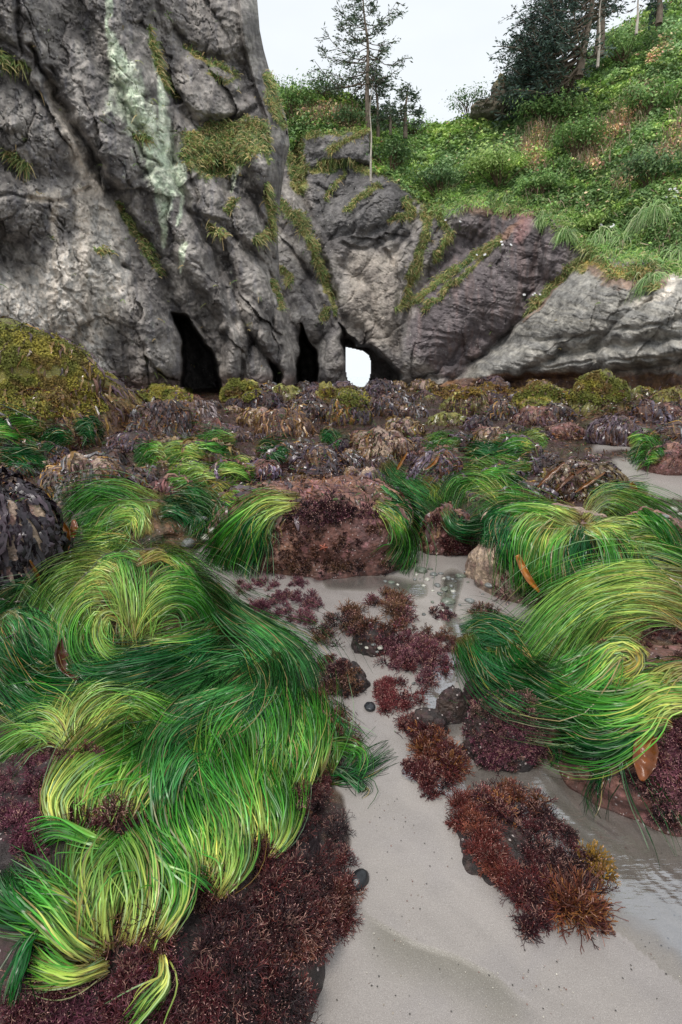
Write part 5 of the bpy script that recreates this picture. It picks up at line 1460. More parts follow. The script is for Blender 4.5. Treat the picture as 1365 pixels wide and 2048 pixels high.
algae('thick dark-red algae fringe down the sand side of the largest boulder', [(560, 1590), (640, 1540), (690, 1530), (700, 1600), (705, 1680), (712, 1760), (700, 1830), (660, 1890), (620, 1950), (600, 2060), (380, 2070), (400, 1930), (470, 1880), (520, 1800), (560, 1740), (590, 1680)], 2600, .034, ARED + ADRK, 4, wpx=.0016, hump=.02)
algae('dark bristly algae at the bottom of the largest boulder near the sand', [(420, 1830), (560, 1730), (640, 1720), (600, 1840), (520, 1960), (420, 2060), (330, 2060)], 1300, .036, ADRK + ARED[:1], 4, wpx=.0015, hump=.01, tips=.03)
algae('rust-red algae band with pale tips along the lower sand edge of the largest boulder', [(650, 1760), (708, 1760), (690, 1850), (630, 1920), (590, 1960), (580, 1890), (620, 1830)], 800, .035, [lin(104, 56, 48), lin(128, 84, 64), lin(80, 38, 40)], 4, wpx=.0017, hump=.025, tips=.25)
algae('fuzzy brown turf over the bare face of the flat-topped red boulder', [(500, 1070), (560, 1030), (700, 1020), (790, 1060), (790, 1125), (640, 1135), (500, 1120)], 2600, .020, [lin(110, 70, 52), lin(84, 52, 44), lin(134, 96, 76), lin(70, 40, 42)], 3, wpx=.0042)
algae('sparse pink turf on the face of the tan boulder behind the grass curtain', [(975, 1085), (1050, 1080), (1230, 1100), (1240, 1190), (1100, 1205), (1000, 1150)], 900, .018, [lin(150, 96, 92), lin(110, 80, 66), lin(120, 60, 64)], 3, wpx=.0042)
algae('mauve-red algae at the bottom left corner of the photo', [(50, 1930), (140, 1900), (240, 1920), (330, 1900), (380, 1960), (330, 2070), (20, 2080)], 1500, .03, APUR + ARED[:1], 4, wpx=.0016, hump=.01)
algae('purple algae on the bare rock at the left edge below the yellow fan', [(-20, 1540), (60, 1500), (120, 1530), (110, 1620), (80, 1700), (20, 1720), (-30, 1700)], 1100, .026, APUR, 4, wpx=.0017, hump=.01)
algae('mixed maroon turf on the bare rock between fan and grass sheet', [(60, 1490), (220, 1500), (180, 1560), (120, 1640), (100, 1740), (60, 1760), (40, 1600)], 900, .022, APUR + ABRN, 4, wpx=.0016)
algae('purple tuft patch beside the channel, behind the left grass sheet', [(495, 1215), (560, 1190), (620, 1185), (645, 1215), (640, 1250), (570, 1258), (520, 1250)], 1100, .038, APUR, 4, wpx=.0026, hump=.04)
algae('thin mauve tuft strip in front of the flat-topped red boulder', [(465, 1170), (520, 1160), (580, 1150), (630, 1155), (620, 1175), (540, 1185), (480, 1200)], 500, .03, APUR, 4, wpx=.0026, hump=.02)
algae('orange-brown antler-like tuft on the sand in the centre', [(690, 1215), (740, 1195), (790, 1190), (825, 1215), (815, 1260), (760, 1275), (700, 1265)], 700, .055, ABRN + AORG[:1] + APUR[:1], 4, wpx=.0034, hump=.04)
algae('dark brown tuft left of the orange-brown antler-like tuft', [(620, 1250), (690, 1210), (740, 1240), (740, 1290), (680, 1300), (630, 1290)], 700, .04, ABRN + ADRK, 4, wpx=.0028, hump=.03)
algae('red pink-tipped patch spreading over the middle of the sand channel', [(735, 1285), (800, 1270), (880, 1290), (920, 1330), (915, 1370), (860, 1375), (790, 1345), (740, 1330)], 1300, .038, ARED + APUR, 4, wpx=.0026, hump=.03, tips=.2)
algae('brick-red patch above the grey-green wet stone', [(750, 1375), (800, 1360), (860, 1370), (850, 1400), (790, 1430), (755, 1420)], 650, .036, [lin(112, 52, 54), lin(90, 42, 46)], 4, wpx=.0026, hump=.02, tips=.15)
algae('small red tuft at the left rim of the channel', [(622, 1325), (668, 1312), (690, 1330), (660, 1350), (628, 1345)], 260, .032, ARED, 4, wpx=.0026, hump=.02)
algae('dull brown turf over the small dark stone left of the channel', [(640, 1345), (690, 1320), (740, 1340), (738, 1385), (690, 1395), (650, 1385)], 600, .026, ABRN + ADRK, 4, wpx=.0024)
algae('brown crispy turf at the right side of the red pink-tipped patch', [(810, 1265), (880, 1260), (935, 1290), (900, 1310), (850, 1300)], 500, .03, ABRN + ARED[:1], 4, wpx=.0025, hump=.02)
algae('orange-tipped branching algae above the open sand', [(808, 1445), (850, 1450), (900, 1490), (935, 1530), (920, 1560), (870, 1540), (820, 1500)], 600, .055, AORG + ARED[:1], 4, wpx=.0028, hump=.02, spread=.42, tips=.05)
algae('dark red clump under the orange-tipped branching algae', [(830, 1520), (880, 1530), (905, 1560), (895, 1590), (850, 1592), (830, 1560)], 520, .034, ARED, 4, wpx=.0024, hump=.02)
algae('red tuft with pale dots left of the orange-tipped algae', [(800, 1440), (840, 1440), (850, 1480), (820, 1500), (806, 1470)], 240, .03, ARED, 4, wpx=.0024, tips=.25)
algae('tiny isolated red tuft on the open sand', [(800, 1525), (822, 1522), (830, 1540), (806, 1545)], 90, .022, ARED, 4, wpx=.0022)
algae('purple fur of coralline algae over the small upright rock', [(930, 1420), (960, 1390), (1020, 1383), (1075, 1400), (1098, 1450), (1092, 1520), (1060, 1545), (980, 1545), (935, 1490)], 2600, .024, APUR + ADRK + [lin(110, 84, 72)], 4, wpx=.0021, hump=0.01, tips=.14)
algae('rust-red outer fringe of the flat rock, left side', [(890, 1605), (930, 1590), (980, 1640), (1000, 1700), (1040, 1760), (1010, 1780), (950, 1720), (905, 1660)], 1300, 0.029, [lin(108, 50, 44), lin(88, 40, 38), lin(136, 76, 58)], 4, wpx=.0019, hump=.02, tips=.06)
algae('orange and maroon algae on the top end of the flat rock', [(940, 1600), (1000, 1575), (1070, 1585), (1090, 1620), (1030, 1650), (970, 1650)], 800, 0.036, AORG + ARED, 4, wpx=.0022, hump=.02)
algae('blackish algae over the right half of the flat rock', [(1040, 1620), (1100, 1630), (1150, 1670), (1190, 1740), (1170, 1780), (1100, 1760), (1040, 1700)], 1500, 0.026, ADRK + ARED[:1], 4, wpx=.0018, hump=.02)
algae('deep red tassel at the lower end of the flat rock', [(1010, 1750), (1080, 1740), (1110, 1790), (1090, 1850), (1060, 1868), (1020, 1830)], 1100, 0.030, ARED, 4, wpx=.0018, hump=.025, tips=.05)
algae('golden branching algae spraying from the lower right of the flat rock', [(1100, 1780), (1150, 1790), (1200, 1830), (1205, 1875), (1170, 1860), (1110, 1830)], 260, .065, AORG, 4, wpx=.0028, spread=.38, tips=.02)
algae('small yellow algae tuft at the right tip of the flat rock', [(1180, 1715), (1205, 1720), (1210, 1755), (1190, 1760)], 90, .04, [lin(160, 122, 50), lin(136, 96, 44)], 4, wpx=.003, spread=.4)
algae('red speckled algae under the hanging bronze kelp blade at the right edge', [(1290, 1450), (1400, 1400), (1450, 1650), (1390, 1680), (1330, 1620), (1270, 1560)], 1800, .032, ARED + APUR, 4, wpx=.0022, hump=.01, tips=.2)
algae('brown-red turf on the bare patch of the right foreground boulder behind the kelp blade', [(1200, 1290), (1260, 1250), (1420, 1240), (1420, 1400), (1280, 1400), (1240, 1340)], 1500, .022, ARED + ABRN, 4, wpx=.0026, tips=.1)
algae('dark fringe along the foot of the right foreground boulder', [(1250, 1500), (1290, 1540), (1340, 1620), (1380, 1680), (1350, 1670), (1290, 1600), (1255, 1550)], 600, .028, ADRK, 4, wpx=.002)
algae('reddish turf on the rock between the two central boulders', [(840, 1050), (900, 1030), (950, 1060), (955, 1110), (900, 1105), (850, 1085)], 900, .04, ARED + ABRN, 3, wpx=.004, tips=.1)
algae('shaggy purple-brown fringe on the top of the flat-topped red boulder', [(560, 1010), (640, 990), (740, 1010), (760, 1060), (680, 1050), (600, 1050)], 900, .045, ADRK + APUR, 3, wpx=.005)
algae('brown mat along the base of the flat-topped red boulder', [(500, 1110), (640, 1130), (780, 1110), (790, 1145), (640, 1152), (500, 1140)], 700, .03, ABRN + ADRK, 3, wpx=.004)
algae('dark hairy algae strands on the sand right of the channel', [(1010, 1188), (1060, 1195), (1120, 1215), (1110, 1232), (1050, 1210)], 320, .07, ADRK, 3, wpx=.0032, spread=.25)
algae('small round algae tuft beside the pebbles', [(865, 1225), (890, 1215), (910, 1232), (890, 1245), (870, 1240)], 200, .03, ADRK + APUR, 4, wpx=.003)
algae('wispy brown tuft left of the great grass wave', [(945, 1215), (975, 1212), (990, 1235), (960, 1245)], 140, .045, ABRN, 4, wpx=.0026, spread=.3)
algae('small tuft left of the wispy brown one, by the pebbles', [(820, 1130), (850, 1128), (852, 1140), (824, 1142)], 90, .03, APUR, 3, wpx=.004)
for rp, rl in [([(185, 1865), (260, 1850), (345, 1868), (340, 1915), (250, 1925), (190, 1915)], 'maroon turf around the grass roots at the bottom left tuft'), ([(485, 1690), (550, 1700), (560, 1740), (500, 1740)], 'maroon turf around the lowest grass roots of the wide sheet'),
               ([(385, 1750), (440, 1770), (450, 1815), (395, 1805)], 'maroon turf at the grass roots above the bare grey patch'), ([(575, 1570), (655, 1550), (660, 1600), (600, 1625)], 'maroon turf at the right-hand grass roots beside the sand'),
               ([(95, 1640), (190, 1630), (290, 1630), (280, 1670), (180, 1675), (100, 1685)], 'maroon turf along the grass roots left of the bottom tuft'), ([(115, 1480), (190, 1475), (200, 1515), (120, 1520)], 'brown turf at the roots of the yellow grass fan')]:
    algae(rl, rp, 420, .032, ARED + ABRN, 4, wpx=.0017, hump=.05, tips=.1)
algae('brown knobbly weed on the right rim of the left grass sheet', [(640, 1395), (680, 1420), (720, 1470), (720, 1510), (690, 1500), (650, 1440)], 700, .03, ABRN + [lin(120, 84, 44)], 4, wpx=.0022)

# ================================================================ REEF TURF (stuff) and moss
def reef_turf():
    n = 15000
    v = 775 + (rng.random(n) ** 1.2) * 230; u = rng.uniform(-100, 1460, n)
    keep = np.minimum.reduce([sdf(u, v, p) for p in (SAND_POLY, SAND2, SAND3, SAND4)]) > 2
    u, v = u[keep], v[keep]; n = len(u)
    P = surf(u, v); Nn = nrm(bil(NOR, u, v) + np.array([0, 0, .6]))
    L = np.clip(.02 + P[:, 1] * .0065, .03, .15)
    k = fbm(P * 1.6, 3, 77) + rng.normal(size=n) * .25
    pal = np.array([lin(120, 76, 34), lin(92, 56, 34), lin(70, 44, 44), lin(92, 66, 78), lin(86, 54, 56), lin(132, 98, 72), lin(64, 92, 40), lin(72, 50, 40)])
    ci = np.clip(((k + .6) / 1.2 * len(pal)).astype(int), 0, len(pal) - 1)
    c = pal[ci] * rng.uniform(.4, 1.5, (n, 1))
    S = 4; s = np.linspace(0, 1, S)[None, :, None]
    wd = np.stack([fbm(P * .8, 2, 5) * 2 + .3 * rng.normal(size=n), fbm(P * .8, 2, 6) * 2 - .5, -.15 + .3 * rng.random(n)], -1)
    d = nrm(wd + rng.normal(size=(n, 3)) * .4)
    PP = P[:, None] + Nn[:, None] * (L[:, None, None] * .22 * np.sin(s * 3.0)) + d[:, None] * L[:, None, None] * s * 1.3
    W_ = (L * .2)[:, None] * np.sin(np.pi * (.15 + .8 * s[..., 0]))
    V, Fc, C = ribbons(PP, W_, np.repeat(c[:, None], S, 1), ref=np.repeat(Nn[:, None], S, 1), roll=.9)
    tag(obj('reef_seaweed', V, Fc, C, M_KELP, smooth=True), 'low brown, red and purple seaweed carpeting the reef between boulders', 'seaweed', kind='stuff')
reef_turf()

def moss():
    for box, n, lb in [([(-120, 650), (60, 650), (200, 690), (280, 760), (255, 775), (190, 760), (120, 735), (40, 730), (-30, 760), (-140, 770)], 12000, 'yellow-green moss coat of the large outcrop at the left'),
                   ([(-40, 775), (60, 750), (130, 750), (205, 785), (215, 825), (120, 835), (-40, 840)], 7000, 'patchy olive moss on the knuckle of rock in front of the large outcrop'),
                   ([(278, 790), (300, 768), (350, 764), (386, 786), (380, 804), (290, 804)], 3000, 'yellow moss cap on the low boulder below the left cave'),
                   ([(440, 785), (455, 760), (510, 760), (527, 790), (500, 805), (450, 800)], 2800, 'olive moss cap on the round boulder right of the left cave'),
                   ([(1132, 800), (1150, 755), (1200, 744), (1250, 765), (1258, 800), (1200, 815)], 3500, 'olive moss coat on the tallest boulder by the right cliff'),
                   ([(1025, 800), (1060, 775), (1130, 764), (1148, 790), (1100, 815), (1040, 820)], 2800, 'olive moss coat on the boulder left of the tallest mossed one'),
                   ([(860, 772), (1120, 765), (1020, 790), (880, 800)], 3000, 'rusty weed band along the foot of the right cliff'),
                   ([(640, 790), (660, 775), (735, 775), (742, 800), (700, 815)], 1200, 'olive weed on the boulder below the arch')]:
        a = np.array(box, float); q = rng.uniform(a.min(0), a.max(0), (n * 4, 2)); q = q[(sdf(q[:, 0], q[:, 1], box) + 10 * vn(P3(q[:, 0], q[:, 1], 16), 4)) < 0]; q = q[bil(NANM, q[:, 0], q[:, 1]) < .01][:n]
        P = surf(q[:, 0], q[:, 1]); N1 = nrm(bil(NOR, q[:, 0], q[:, 1]) + np.array([0, 0, .3])); m = len(P)
        sh = fbm(P * 1.8, 4, 8)
        cols = mixc(lin(138, 128, 52) + 0 * P, lin(98, 102, 42), sstep(-.2, .25, sh)); cols = mixc(cols, lin(96, 70, 40), .7 * sstep(.15, .4, fbm(P * 2.5, 3, 9)))
        if 'rusty' in lb: cols = cols * .5 + lin(112, 66, 34) * .5
        cols = cols * rng.uniform(.65, 1.3, (m, 1))
        P = P + N1 * (np.abs(rng.normal(size=(m, 1))) * .02 + .02 + .05 * sh[:, None])
        sz = np.clip(P[:, 1] * .0046, .02, .09) * rng.uniform(.7, 1.4, m)
        V, Fc, C = leaves(P, N1, sz, cols, .6, .8)
        tag(obj('moss', V, Fc, C, M_MOSS, smooth=False), lb, 'moss', kind='stuff')
moss()

# ================================================================ individual kelp, stones, creatures
def blade(name, label, pts, widths, col, lift=.03, th_col=None, n=22, cup=.25, group='large kelp blades', stem=None):
    if 'strap' in name: widths = [q * .62 for q in widths]; col = col * .5
    c = smooth_curve(pts, n); d = bil(DEP, c[:, 0], c[:, 1])
    for _ in range(6): d[1:-1] = (d[:-2] + d[1:-1] + d[2:]) / 3
    d = np.minimum(d, d.min() + .12) - lift
    P = CAM + ray(c[:, 0], c[:, 1]) * d[:, None]
    w = np.interp(np.linspace(0, 1, n), np.linspace(0, 1, len(widths)), widths) * d / F
    T = nrm(np.gradient(P, axis=0)); view = nrm(CAM - P); side = nrm(np.cross(T, view)); Nn = np.cross(side, T)
    J = 9; j = np.linspace(-1, 1, J)
    V = P[:, None] + side[:, None] * (w[:, None] * .5 * j[None])[..., None] + Nn[:, None] * (w[:, None] * (cup * (j ** 2)[None] + .06 * np.sin(np.arange(n)[:, None] * 1.1 + j[None] * 3)))[..., None]
    C = np.broadcast_to(col, V.shape) * (1 + .25 * fbm(V * 40, 2, 3)[..., None]) * (1.25 - .5 * np.abs(j))[None, :, None]
    o = obj(name, V, grid_faces(n, J), C, M_KELP); tag(o, label, 'kelp', group)
    md = o.modifiers.new('thickness', 'SOLIDIFY'); md.thickness = .0015
    if stem:
        s = smooth_curve(stem, 20); ds = bil(DEP, s[:, 0], s[:, 1])
        for _ in range(8): ds[1:-1] = (ds[:-2] + ds[1:-1] + ds[2:]) / 3
        ds = np.minimum(ds, ds.min() + .2) - lift
        Q = CAM + ray(s[:, 0], s[:, 1]) * ds[:, None]
        V, Fc, C = tube_mesh(Q, np.linspace(.0035, .002, 20) * (1 if d.min() < 2.5 else 1.6), lin(58, 48, 52), 7)
        obj('stalk', V, Fc, C, M_KELP, o)
    return o
BRZ = lin(116, 62, 22); BRD = lin(70, 36, 18)
blade('bronze_kelp', 'bronze tapered kelp blade hanging at the right edge beside red algae', [(1298, 1468), (1292, 1500), (1288, 1530), (1284, 1562)], [14, 44, 40, 6], BRZ, .05)
blade('bronze_kelp', 'dark bronze kelp blade on a curved stalk, on the round grassy boulder', [(128, 1275), (126, 1305), (135, 1335), (158, 1358)], [6, 30, 26, 8], BRD, .04, stem=[(0, 1282), (30, 1268), (60, 1254), (95, 1252), (120, 1265), (130, 1285)])
blade('bronze_kelp', 'amber pear-shaped kelp blade hanging at the right side of the left-edge kelp boulder', [(126, 1045), (130, 1065), (132, 1090), (128, 1115)], [6, 20, 16, 8], lin(140, 84, 26), .06, stem=[(98, 1010), (115, 1012), (124, 1030), (127, 1048)])
blade('bronze_kelp', 'brown kelp blade just right of the amber pear-shaped one', [(148, 1040), (149, 1058), (144, 1080)], [5, 16, 4], lin(112, 62, 24), .06, stem=[(118, 1030), (135, 1022), (146, 1026), (148, 1042)])
blade('bronze_kelp', 'small upright amber kelp bladder at the end of a thin stalk by the far sand', [(1262, 966), (1267, 978), (1264, 992)], [8, 15, 5], lin(150, 82, 24), .05, stem=[(1236, 962), (1250, 964), (1262, 968)])
blade('bronze_kelp', 'long amber kelp strap hanging inside the grass curtain', [(1035, 1110), (1046, 1135), (1060, 1160), (1080, 1185)], [10, 14, 13, 4], lin(156, 98, 34), .06)
for k, (pts, wd, col, lb) in enumerate([
    ([(880, 905), (870, 925), (850, 940)], [4, 12, 3], lin(170, 104, 26), 'amber blade on top of the crinkled purple rock'),
    ([(1130, 925), (1100, 950), (1075, 975)], [5, 16, 4], lin(132, 78, 26), 'wide amber blade across the left side of the amber kelp boulder'),
    ([(1180, 930), (1140, 955), (1110, 985)], [5, 15, 4], lin(116, 66, 24), 'wide brown blade in the middle of the amber kelp boulder'),
    ([(1210, 945), (1180, 965), (1150, 985)], [5, 12, 4], lin(150, 94, 34), 'short amber blade on the right of the amber kelp boulder'),
    ([(235, 920), (252, 950), (256, 985)], [5, 12, 4], lin(134, 76, 22), 'amber strap hanging on the right flank of the tan and purple boulder'),
    ([(60, 1120), (75, 1150), (82, 1185)], [5, 13, 4], lin(128, 82, 26), 'amber strap under the left-edge kelp boulder'),
    ([(815, 905), (800, 930), (790, 950)], [4, 11, 3], lin(176, 112, 28), 'amber blade left of the crinkled purple rock')]):
    blade('kelp_strap', lb, pts, wd, col, .06, group='amber kelp straps')

def pebble(u, v, w, label, col, seed, flat=.5, group='pebbles on the sand', cat='pebble', mat=M_STONE):
    p = surf(np.array(float(u)), np.array(float(v))); d = np.linalg.norm(p - CAM)
    r = w * .5 * d / F
    D, Fc = ICO[4] if w > 14 else ico3
    R = 1 + .16 * fbm(D * 1.2 + seed, 2, 3) + .05 * fbm(D * 4 + seed, 2, 4)
    g = np.random.default_rng(seed)
    V = D * R[:, None] * np.array([r, r * g.uniform(.6, .95), r * flat]); a = g.uniform(0, 3.1)
    V = np.stack([V[:, 0] * math.cos(a) - V[:, 1] * math.sin(a), V[:, 0] * math.sin(a) + V[:, 1] * math.cos(a), V[:, 2]], -1) + p + [0, 0, r * flat * .35]
    C = np.broadcast_to(col, V.shape) * (1 + .35 * fbm(D * 3 + seed, 3, 5)[:, None])
    tag(obj('pebble', V, Fc, C, mat), label, cat, group)
ico3 = ico(3)
GRY = lin(112, 114, 112); GRN = lin(98, 104, 92); WHT = lin(170, 168, 158); BLK = lin(38, 40, 44)
PB = [(843, 1143, 26, GRN), (868, 1150, 16, GRY), (855, 1160, 13, WHT), (882, 1148, 11, GRY), (888, 1158, 10, WHT), (897, 1156, 12, GRY), (783, 1166, 14, GRN), (771, 1163, 9, GRY), (796, 1170, 8, WHT),
      (875, 1172, 16, GRY), (889, 1180, 15, GRN), (866, 1182, 8, WHT), (903, 1172, 9, GRY), (880, 1190, 10, GRN), (830, 1160, 10, GRY), (848, 1172, 9, WHT), (861, 1139, 10, GRN), (834, 1150, 9, WHT), (922, 1154, 20, GRN), (978, 1172, 18, GRY),
      (896, 1206, 30, GRN), (940, 1203, 20, GRY), (760, 1296, 14, WHT), (748, 1290, 10, GRY), (734, 1296, 9, WHT), (770, 1302, 9, GRN), (722, 1288, 8, WHT), (755, 1304, 8, GRY), (612, 1300, 14, GRY), (740, 1416, 26, BLK),
      (410, 1078, 30, WHT), (376, 1090, 36, GRY), (430, 1062, 24, WHT), (1345, 1022, 22, WHT), (1330, 1034, 14, GRY), (1360, 1030, 12, WHT), (405, 1040, 22, GRY), (1310, 1030, 10, GRN)]
for k, (u, v, w, c) in enumerate(PB):
    nm = {id(GRY): 'grey', id(GRN): 'grey-green', id(WHT): 'pale', id(BLK): 'black'}[id(c)]
    if k == 18: lb = 'flat grey-green pebble alone right of the pebble cluster'
    elif k == 19: lb = 'grey pebble alone on the sand by the tan curtain boulder'
    elif k == 20: lb = 'largest greenish stone below the pebble cluster'
    elif k == 21: lb = 'grey stone right of the largest greenish stone'
    elif k == 29: lb = 'black pebble at the left of the brick-red algae patch'
    elif k == 0: lb = 'largest wet stone in the pebble cluster behind the channel'
    elif k == 30: lb = 'pale round stone in the gap behind the round grassy boulder'
    elif k == 31: lb = 'large grey stone in the gap left of the flat-topped boulder'
    elif u < 640: lb = nm + ' stone in the sandy gap on the left of the red boulder' if v < 1200 else 'grey pebble at the rim of the left grass sheet'
    elif u > 1200: lb = nm + ' pebble at the right edge near the far sand'
    elif v > 1280: lb = nm + ' pebble among the red algae in the centre of the sand'
    elif u < 800: lb = nm + ' pebble left of the pebble cluster, by the flat-topped boulder'
    else: lb = nm + ' pebble in the cluster behind the sand channel'
    pebble(u, v, w, lb, c, 40 + k)
for k in range(46):
    t = rng.random(); u = np.interp(t, [0, .3, .55, 1], [850, 880, 905, 800]) + rng.normal() * 34; v = np.interp(t, [0, .3, .55, 1], [1140, 1175, 1230, 1400]) + rng.normal() * 12
    if v < 1128: continue
    c = [GRY, GRN, WHT, GRY * .6][k % 4]
    pebble(u, v, rng.uniform(4, 11), 'tiny %s pebble in the trail running down the middle of the sand channel' % ['grey', 'grey-green', 'pale', 'dark'][k % 4], c, 200 + k, group='tiny pebbles down the sand channel')
pebble(717, 1766, 42, 'shiny black wet stone half under the red algae fringe', BLK * .6, 3, flat=.6, group='pebbles on the sand')

def sea_star(u, v, w):
    p = surf(np.array(float(u)), np.array(float(v))); k = np.linalg.norm(p - CAM) / F; r = w * .5 * k
    ax = np.array([1, 0, 0]); az_ = np.array([0, -.15, 1]); nn = np.array([0, -1, .3])
    V = []; nS = 40
    for a in range(nS):
        th = a / nS * 2 * math.pi; rr = r * (.38 + .62 * abs(math.cos(th * 2.5)) ** 2.2)
        V.append(p + nn * .012 + (ax * math.cos(th) + az_ * math.sin(th)) * rr)
        V.append(p + nn * .028 + (ax * math.cos(th) + az_ * math.sin(th)) * rr * .55)
    V.append(p + nn * .034); V = np.array(V)
    F3 = []; F4 = []
    for a in range(nS):
        b = (a + 1) % nS; F4.append([2 * a, 2 * b, 2 * b + 1, 2 * a + 1]); F3.append([2 * a + 1, 2 * b + 1, 2 * nS])
    tag(obj('sea_star', V, [np.array(F3), np.array(F4)], np.ones((len(V), 3)) * lin(150, 84, 66), M_STONE), 'small orange sea star on the face of the flat-topped red boulder', 'sea star')
sea_star(648, 1095, 20)

def grit():
    n = 2600; u = rng.uniform(380, 1365, n); v = 1080 + 960 * rng.random(n) ** 1.3
    ok = sdf(u, v, SAND_POLY) < -4; ok &= (fbm(P3(u, v, 90), 3, 8) + rng.normal(size=n) * .15 + (v < 1450) * .2) > .02
    u, v = u[ok], v[ok]; P = surf(u, v) + [0, 0, .0015]; m = len(u)
    pal = np.array([lin(190, 184, 172), lin(70, 66, 62), lin(120, 92, 84), lin(60, 56, 54), lin(150, 140, 128)])
    c = pal[rng.integers(0, 5, m)]
    V, Fc, C = leaves(P, np.tile([0, 0, 1.0], (m, 1)), rng.uniform(.0015, .006, m), c, .8, .3)
    tag(obj('shell_grit', V, Fc, C, M_STONE, smooth=False), 'shell fragments and dark grit scattered on the wet sand', 'grit', kind='stuff')
    # torn bits of weed washed onto the sand
    n = 150; u = rng.uniform(450, 1240, n); v = 1110 + 360 * rng.random(n)
    ok = sdf(u, v, SAND_POLY) < -6; u, v = u[ok], v[ok]; m = len(u); P = surf(u, v) + [0, 0, .002]
    S = 8; th = rng.uniform(0, 6.28, m)[:, None] + np.cumsum(rng.normal(size=(m, S)) * .35, 1); l = (rng.uniform(.012, .05, m) / S)[:, None]
    PP = P[:, None] + np.stack([np.cumsum(np.cos(th) * l, 1), np.cumsum(np.sin(th) * l, 1), 0 * th], -1)
    PP[..., 2] = gz(PP[..., 0], PP[..., 1]) + (P[:, 2] - gz(P[:, 0], P[:, 1]))[:, None]
    c = np.array([lin(60, 40, 40), lin(40, 80, 36), lin(84, 60, 44), lin(50, 34, 38)])[rng.integers(0, 4, m)]
    V, Fc, C = ribbons(PP, np.full((m, S), .0022), np.repeat(c[:, None], S, 1), ref=np.tile([0, 0, 1.0], (m, S, 1)), roll=.1)
    tag(obj('weed_scraps', V, Fc, C, M_ALGAE, smooth=False), 'torn scraps of weed lying on the sand', 'seaweed', kind='stuff')
grit()

# skyline rock knob
def knob():
    c = at(1003, 196, 36); r = np.array([.8, .8, 1.2])
    P, Fc, C = boulder_geo(77, 5, 'tan', r, 1.8)
    C = mixc(C * .5, lin(96, 94, 78), .6 + 0 * P[:, 0]); C = mixc(C, lin(120, 112, 66), sstep(.2, .7, P[:, 2] / 1.35) * .6)
    tag(obj('rock_knob', P + c, Fc, C, M_CLIFF, origin=c), 'weathered rock knob sticking up on the skyline left of the leaning spruce', 'rock')
    c = at(975, 222, 36); P, Fc, C = boulder_geo(78, 5, 'tan', np.array([1.1, .8, .6]), 1.6)
    tag(obj('rock_knob', P + c, Fc, C * .25 + lin(90, 92, 74) * .6, M_CLIFF, origin=c), 'low sloping rock at the left foot of the skyline rock knob', 'rock')
knob()

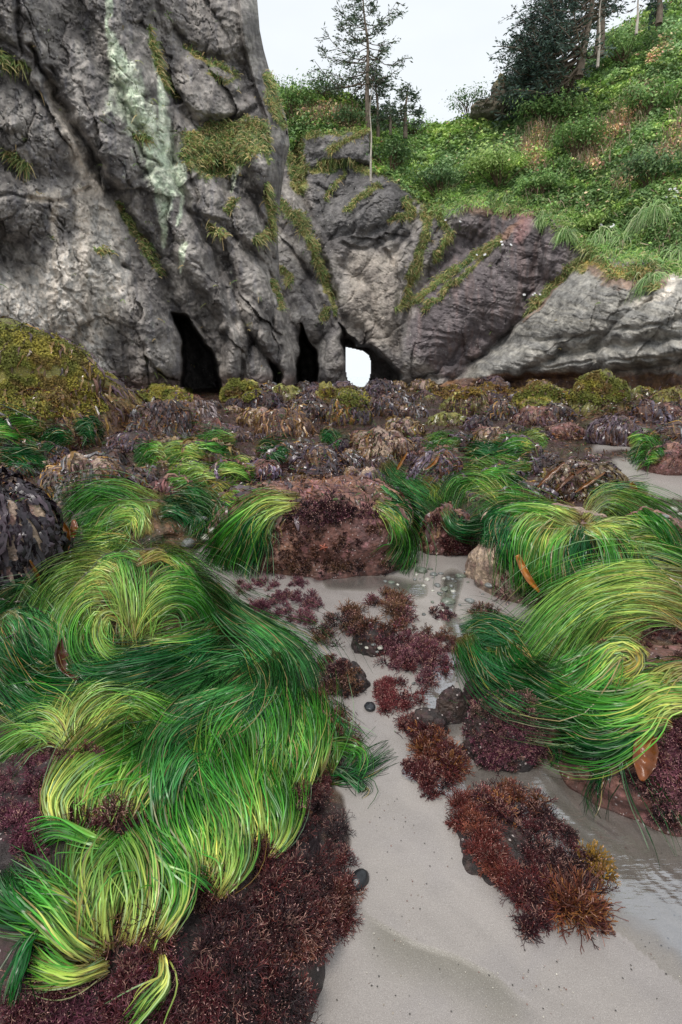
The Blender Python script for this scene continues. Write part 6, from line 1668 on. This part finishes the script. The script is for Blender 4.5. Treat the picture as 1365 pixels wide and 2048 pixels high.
# ================================================================ WATER
def water():
    m = bpy.data.materials.new('shallow_water'); m.use_nodes = True; N = m.node_tree.nodes; L = m.node_tree.links
    N.remove(N['Principled BSDF'])
    gl = N.new('ShaderNodeBsdfGlossy'); gl.inputs['Roughness'].default_value = .06; gl.inputs['Color'].default_value = (.9, .93, 1, 1)
    tr = N.new('ShaderNodeBsdfTransparent'); tr.inputs['Color'].default_value = (.90, .90, .88, 1)
    fr = N.new('ShaderNodeFresnel'); fr.inputs['IOR'].default_value = 1.45
    ge = N.new('ShaderNodeNewGeometry'); mp = N.new('ShaderNodeMapping'); mp.inputs['Rotation'].default_value = (0, 0, math.radians(38)); mp.inputs['Scale'].default_value = (14, 75, 10)
    no = N.new('ShaderNodeTexNoise'); no.inputs['Scale'].default_value = 1; no.inputs['Detail'].default_value = 3
    L.new(ge.outputs['Position'], mp.inputs['Vector']); L.new(mp.outputs[0], no.inputs['Vector'])
    bp = N.new('ShaderNodeBump'); bp.inputs['Strength'].default_value = .6; bp.inputs['Distance'].default_value = .003
    L.new(no.outputs['Fac'], bp.inputs['Height']); L.new(bp.outputs['Normal'], gl.inputs['Normal']); L.new(bp.outputs['Normal'], fr.inputs['Normal'])
    at_ = N.new('ShaderNodeAttribute'); at_.attribute_name = 'Col'
    ad = N.new('ShaderNodeMath'); ad.operation = 'MULTIPLY_ADD'; ad.inputs[1].default_value = 2.2; ad.inputs[2].default_value = .16; L.new(fr.outputs[0], ad.inputs[0])
    mu = N.new('ShaderNodeMath'); mu.operation = 'MULTIPLY'; L.new(ad.outputs[0], mu.inputs[0]); L.new(at_.outputs['Fac'], mu.inputs[1])
    mx = N.new('ShaderNodeMixShader'); L.new(mu.outputs[0], mx.inputs[0]); L.new(tr.outputs[0], mx.inputs[1]); L.new(gl.outputs[0], mx.inputs[2])
    L.new(mx.outputs[0], N['Material Output'].inputs['Surface'])
    xs = np.linspace(-.3, 2.2, 260); ys = np.linspace(.55, 4.6, 380)
    X, Y = np.meshgrid(xs, ys)
    GT = BVHTree.FromPolygons([tuple(p) for p in GV.tolist()], GF.tolist())
    Z = np.array([(lambda h: h.z if h is not None else 0.0)(GT.ray_cast(Vector((a, b, 3)), Vector((0, 0, -1)))[0]) for a, b in zip(X.ravel(), Y.ravel())]).reshape(X.shape)
    Zs = Z.copy()
    for _ in range(3): Zs[1:-1, 1:-1] = (Zs[:-2, 1:-1] + Zs[2:, 1:-1] + Zs[1:-1, :-2] + Zs[1:-1, 2:] + 2 * Zs[1:-1, 1:-1]) / 6
    Z = np.maximum(Zs, Z) + .0035
    u, v, _ = proj(np.stack([X, Y, Z], -1))
    mk = np.maximum.reduce([strokes(u, v, [(905, 1160), (895, 1225), (925, 1290), (870, 1380), (900, 1440)], [26, 18, 24, 40, 40]),
                            strokes(u, v, [(1000, 1560), (1110, 1600), (1220, 1700), (1420, 1850)], [70, 110, 120, 140]), strokes(u, v, [(820, 1545), (900, 1570), (1000, 1560)], [20, 30, 30]), strokes(u, v, [(660, 1165), (760, 1165), (840, 1180)], [16, 20, 20]) * .8])
    mk = sstep(.02, .6, mk * (1 + .8 * fbm(P3(u, v, 60), 3, 5)))
    sea_ = sdf(u, v, SAND_POLY) < 5
    o = obj('stream_water', np.stack([X, Y, Z], -1), grid_faces(380, 260, (mk > 0.001) & sea_)[:, ::-1], np.repeat(mk.reshape(-1, 1), 3, 1), m, origin=np.zeros(3)); tag(o, kind='structure')
water()
sc.cycles.max_bounces = 6; sc.cycles.transparent_max_bounces = 8; sc.cycles.diffuse_bounces = 3
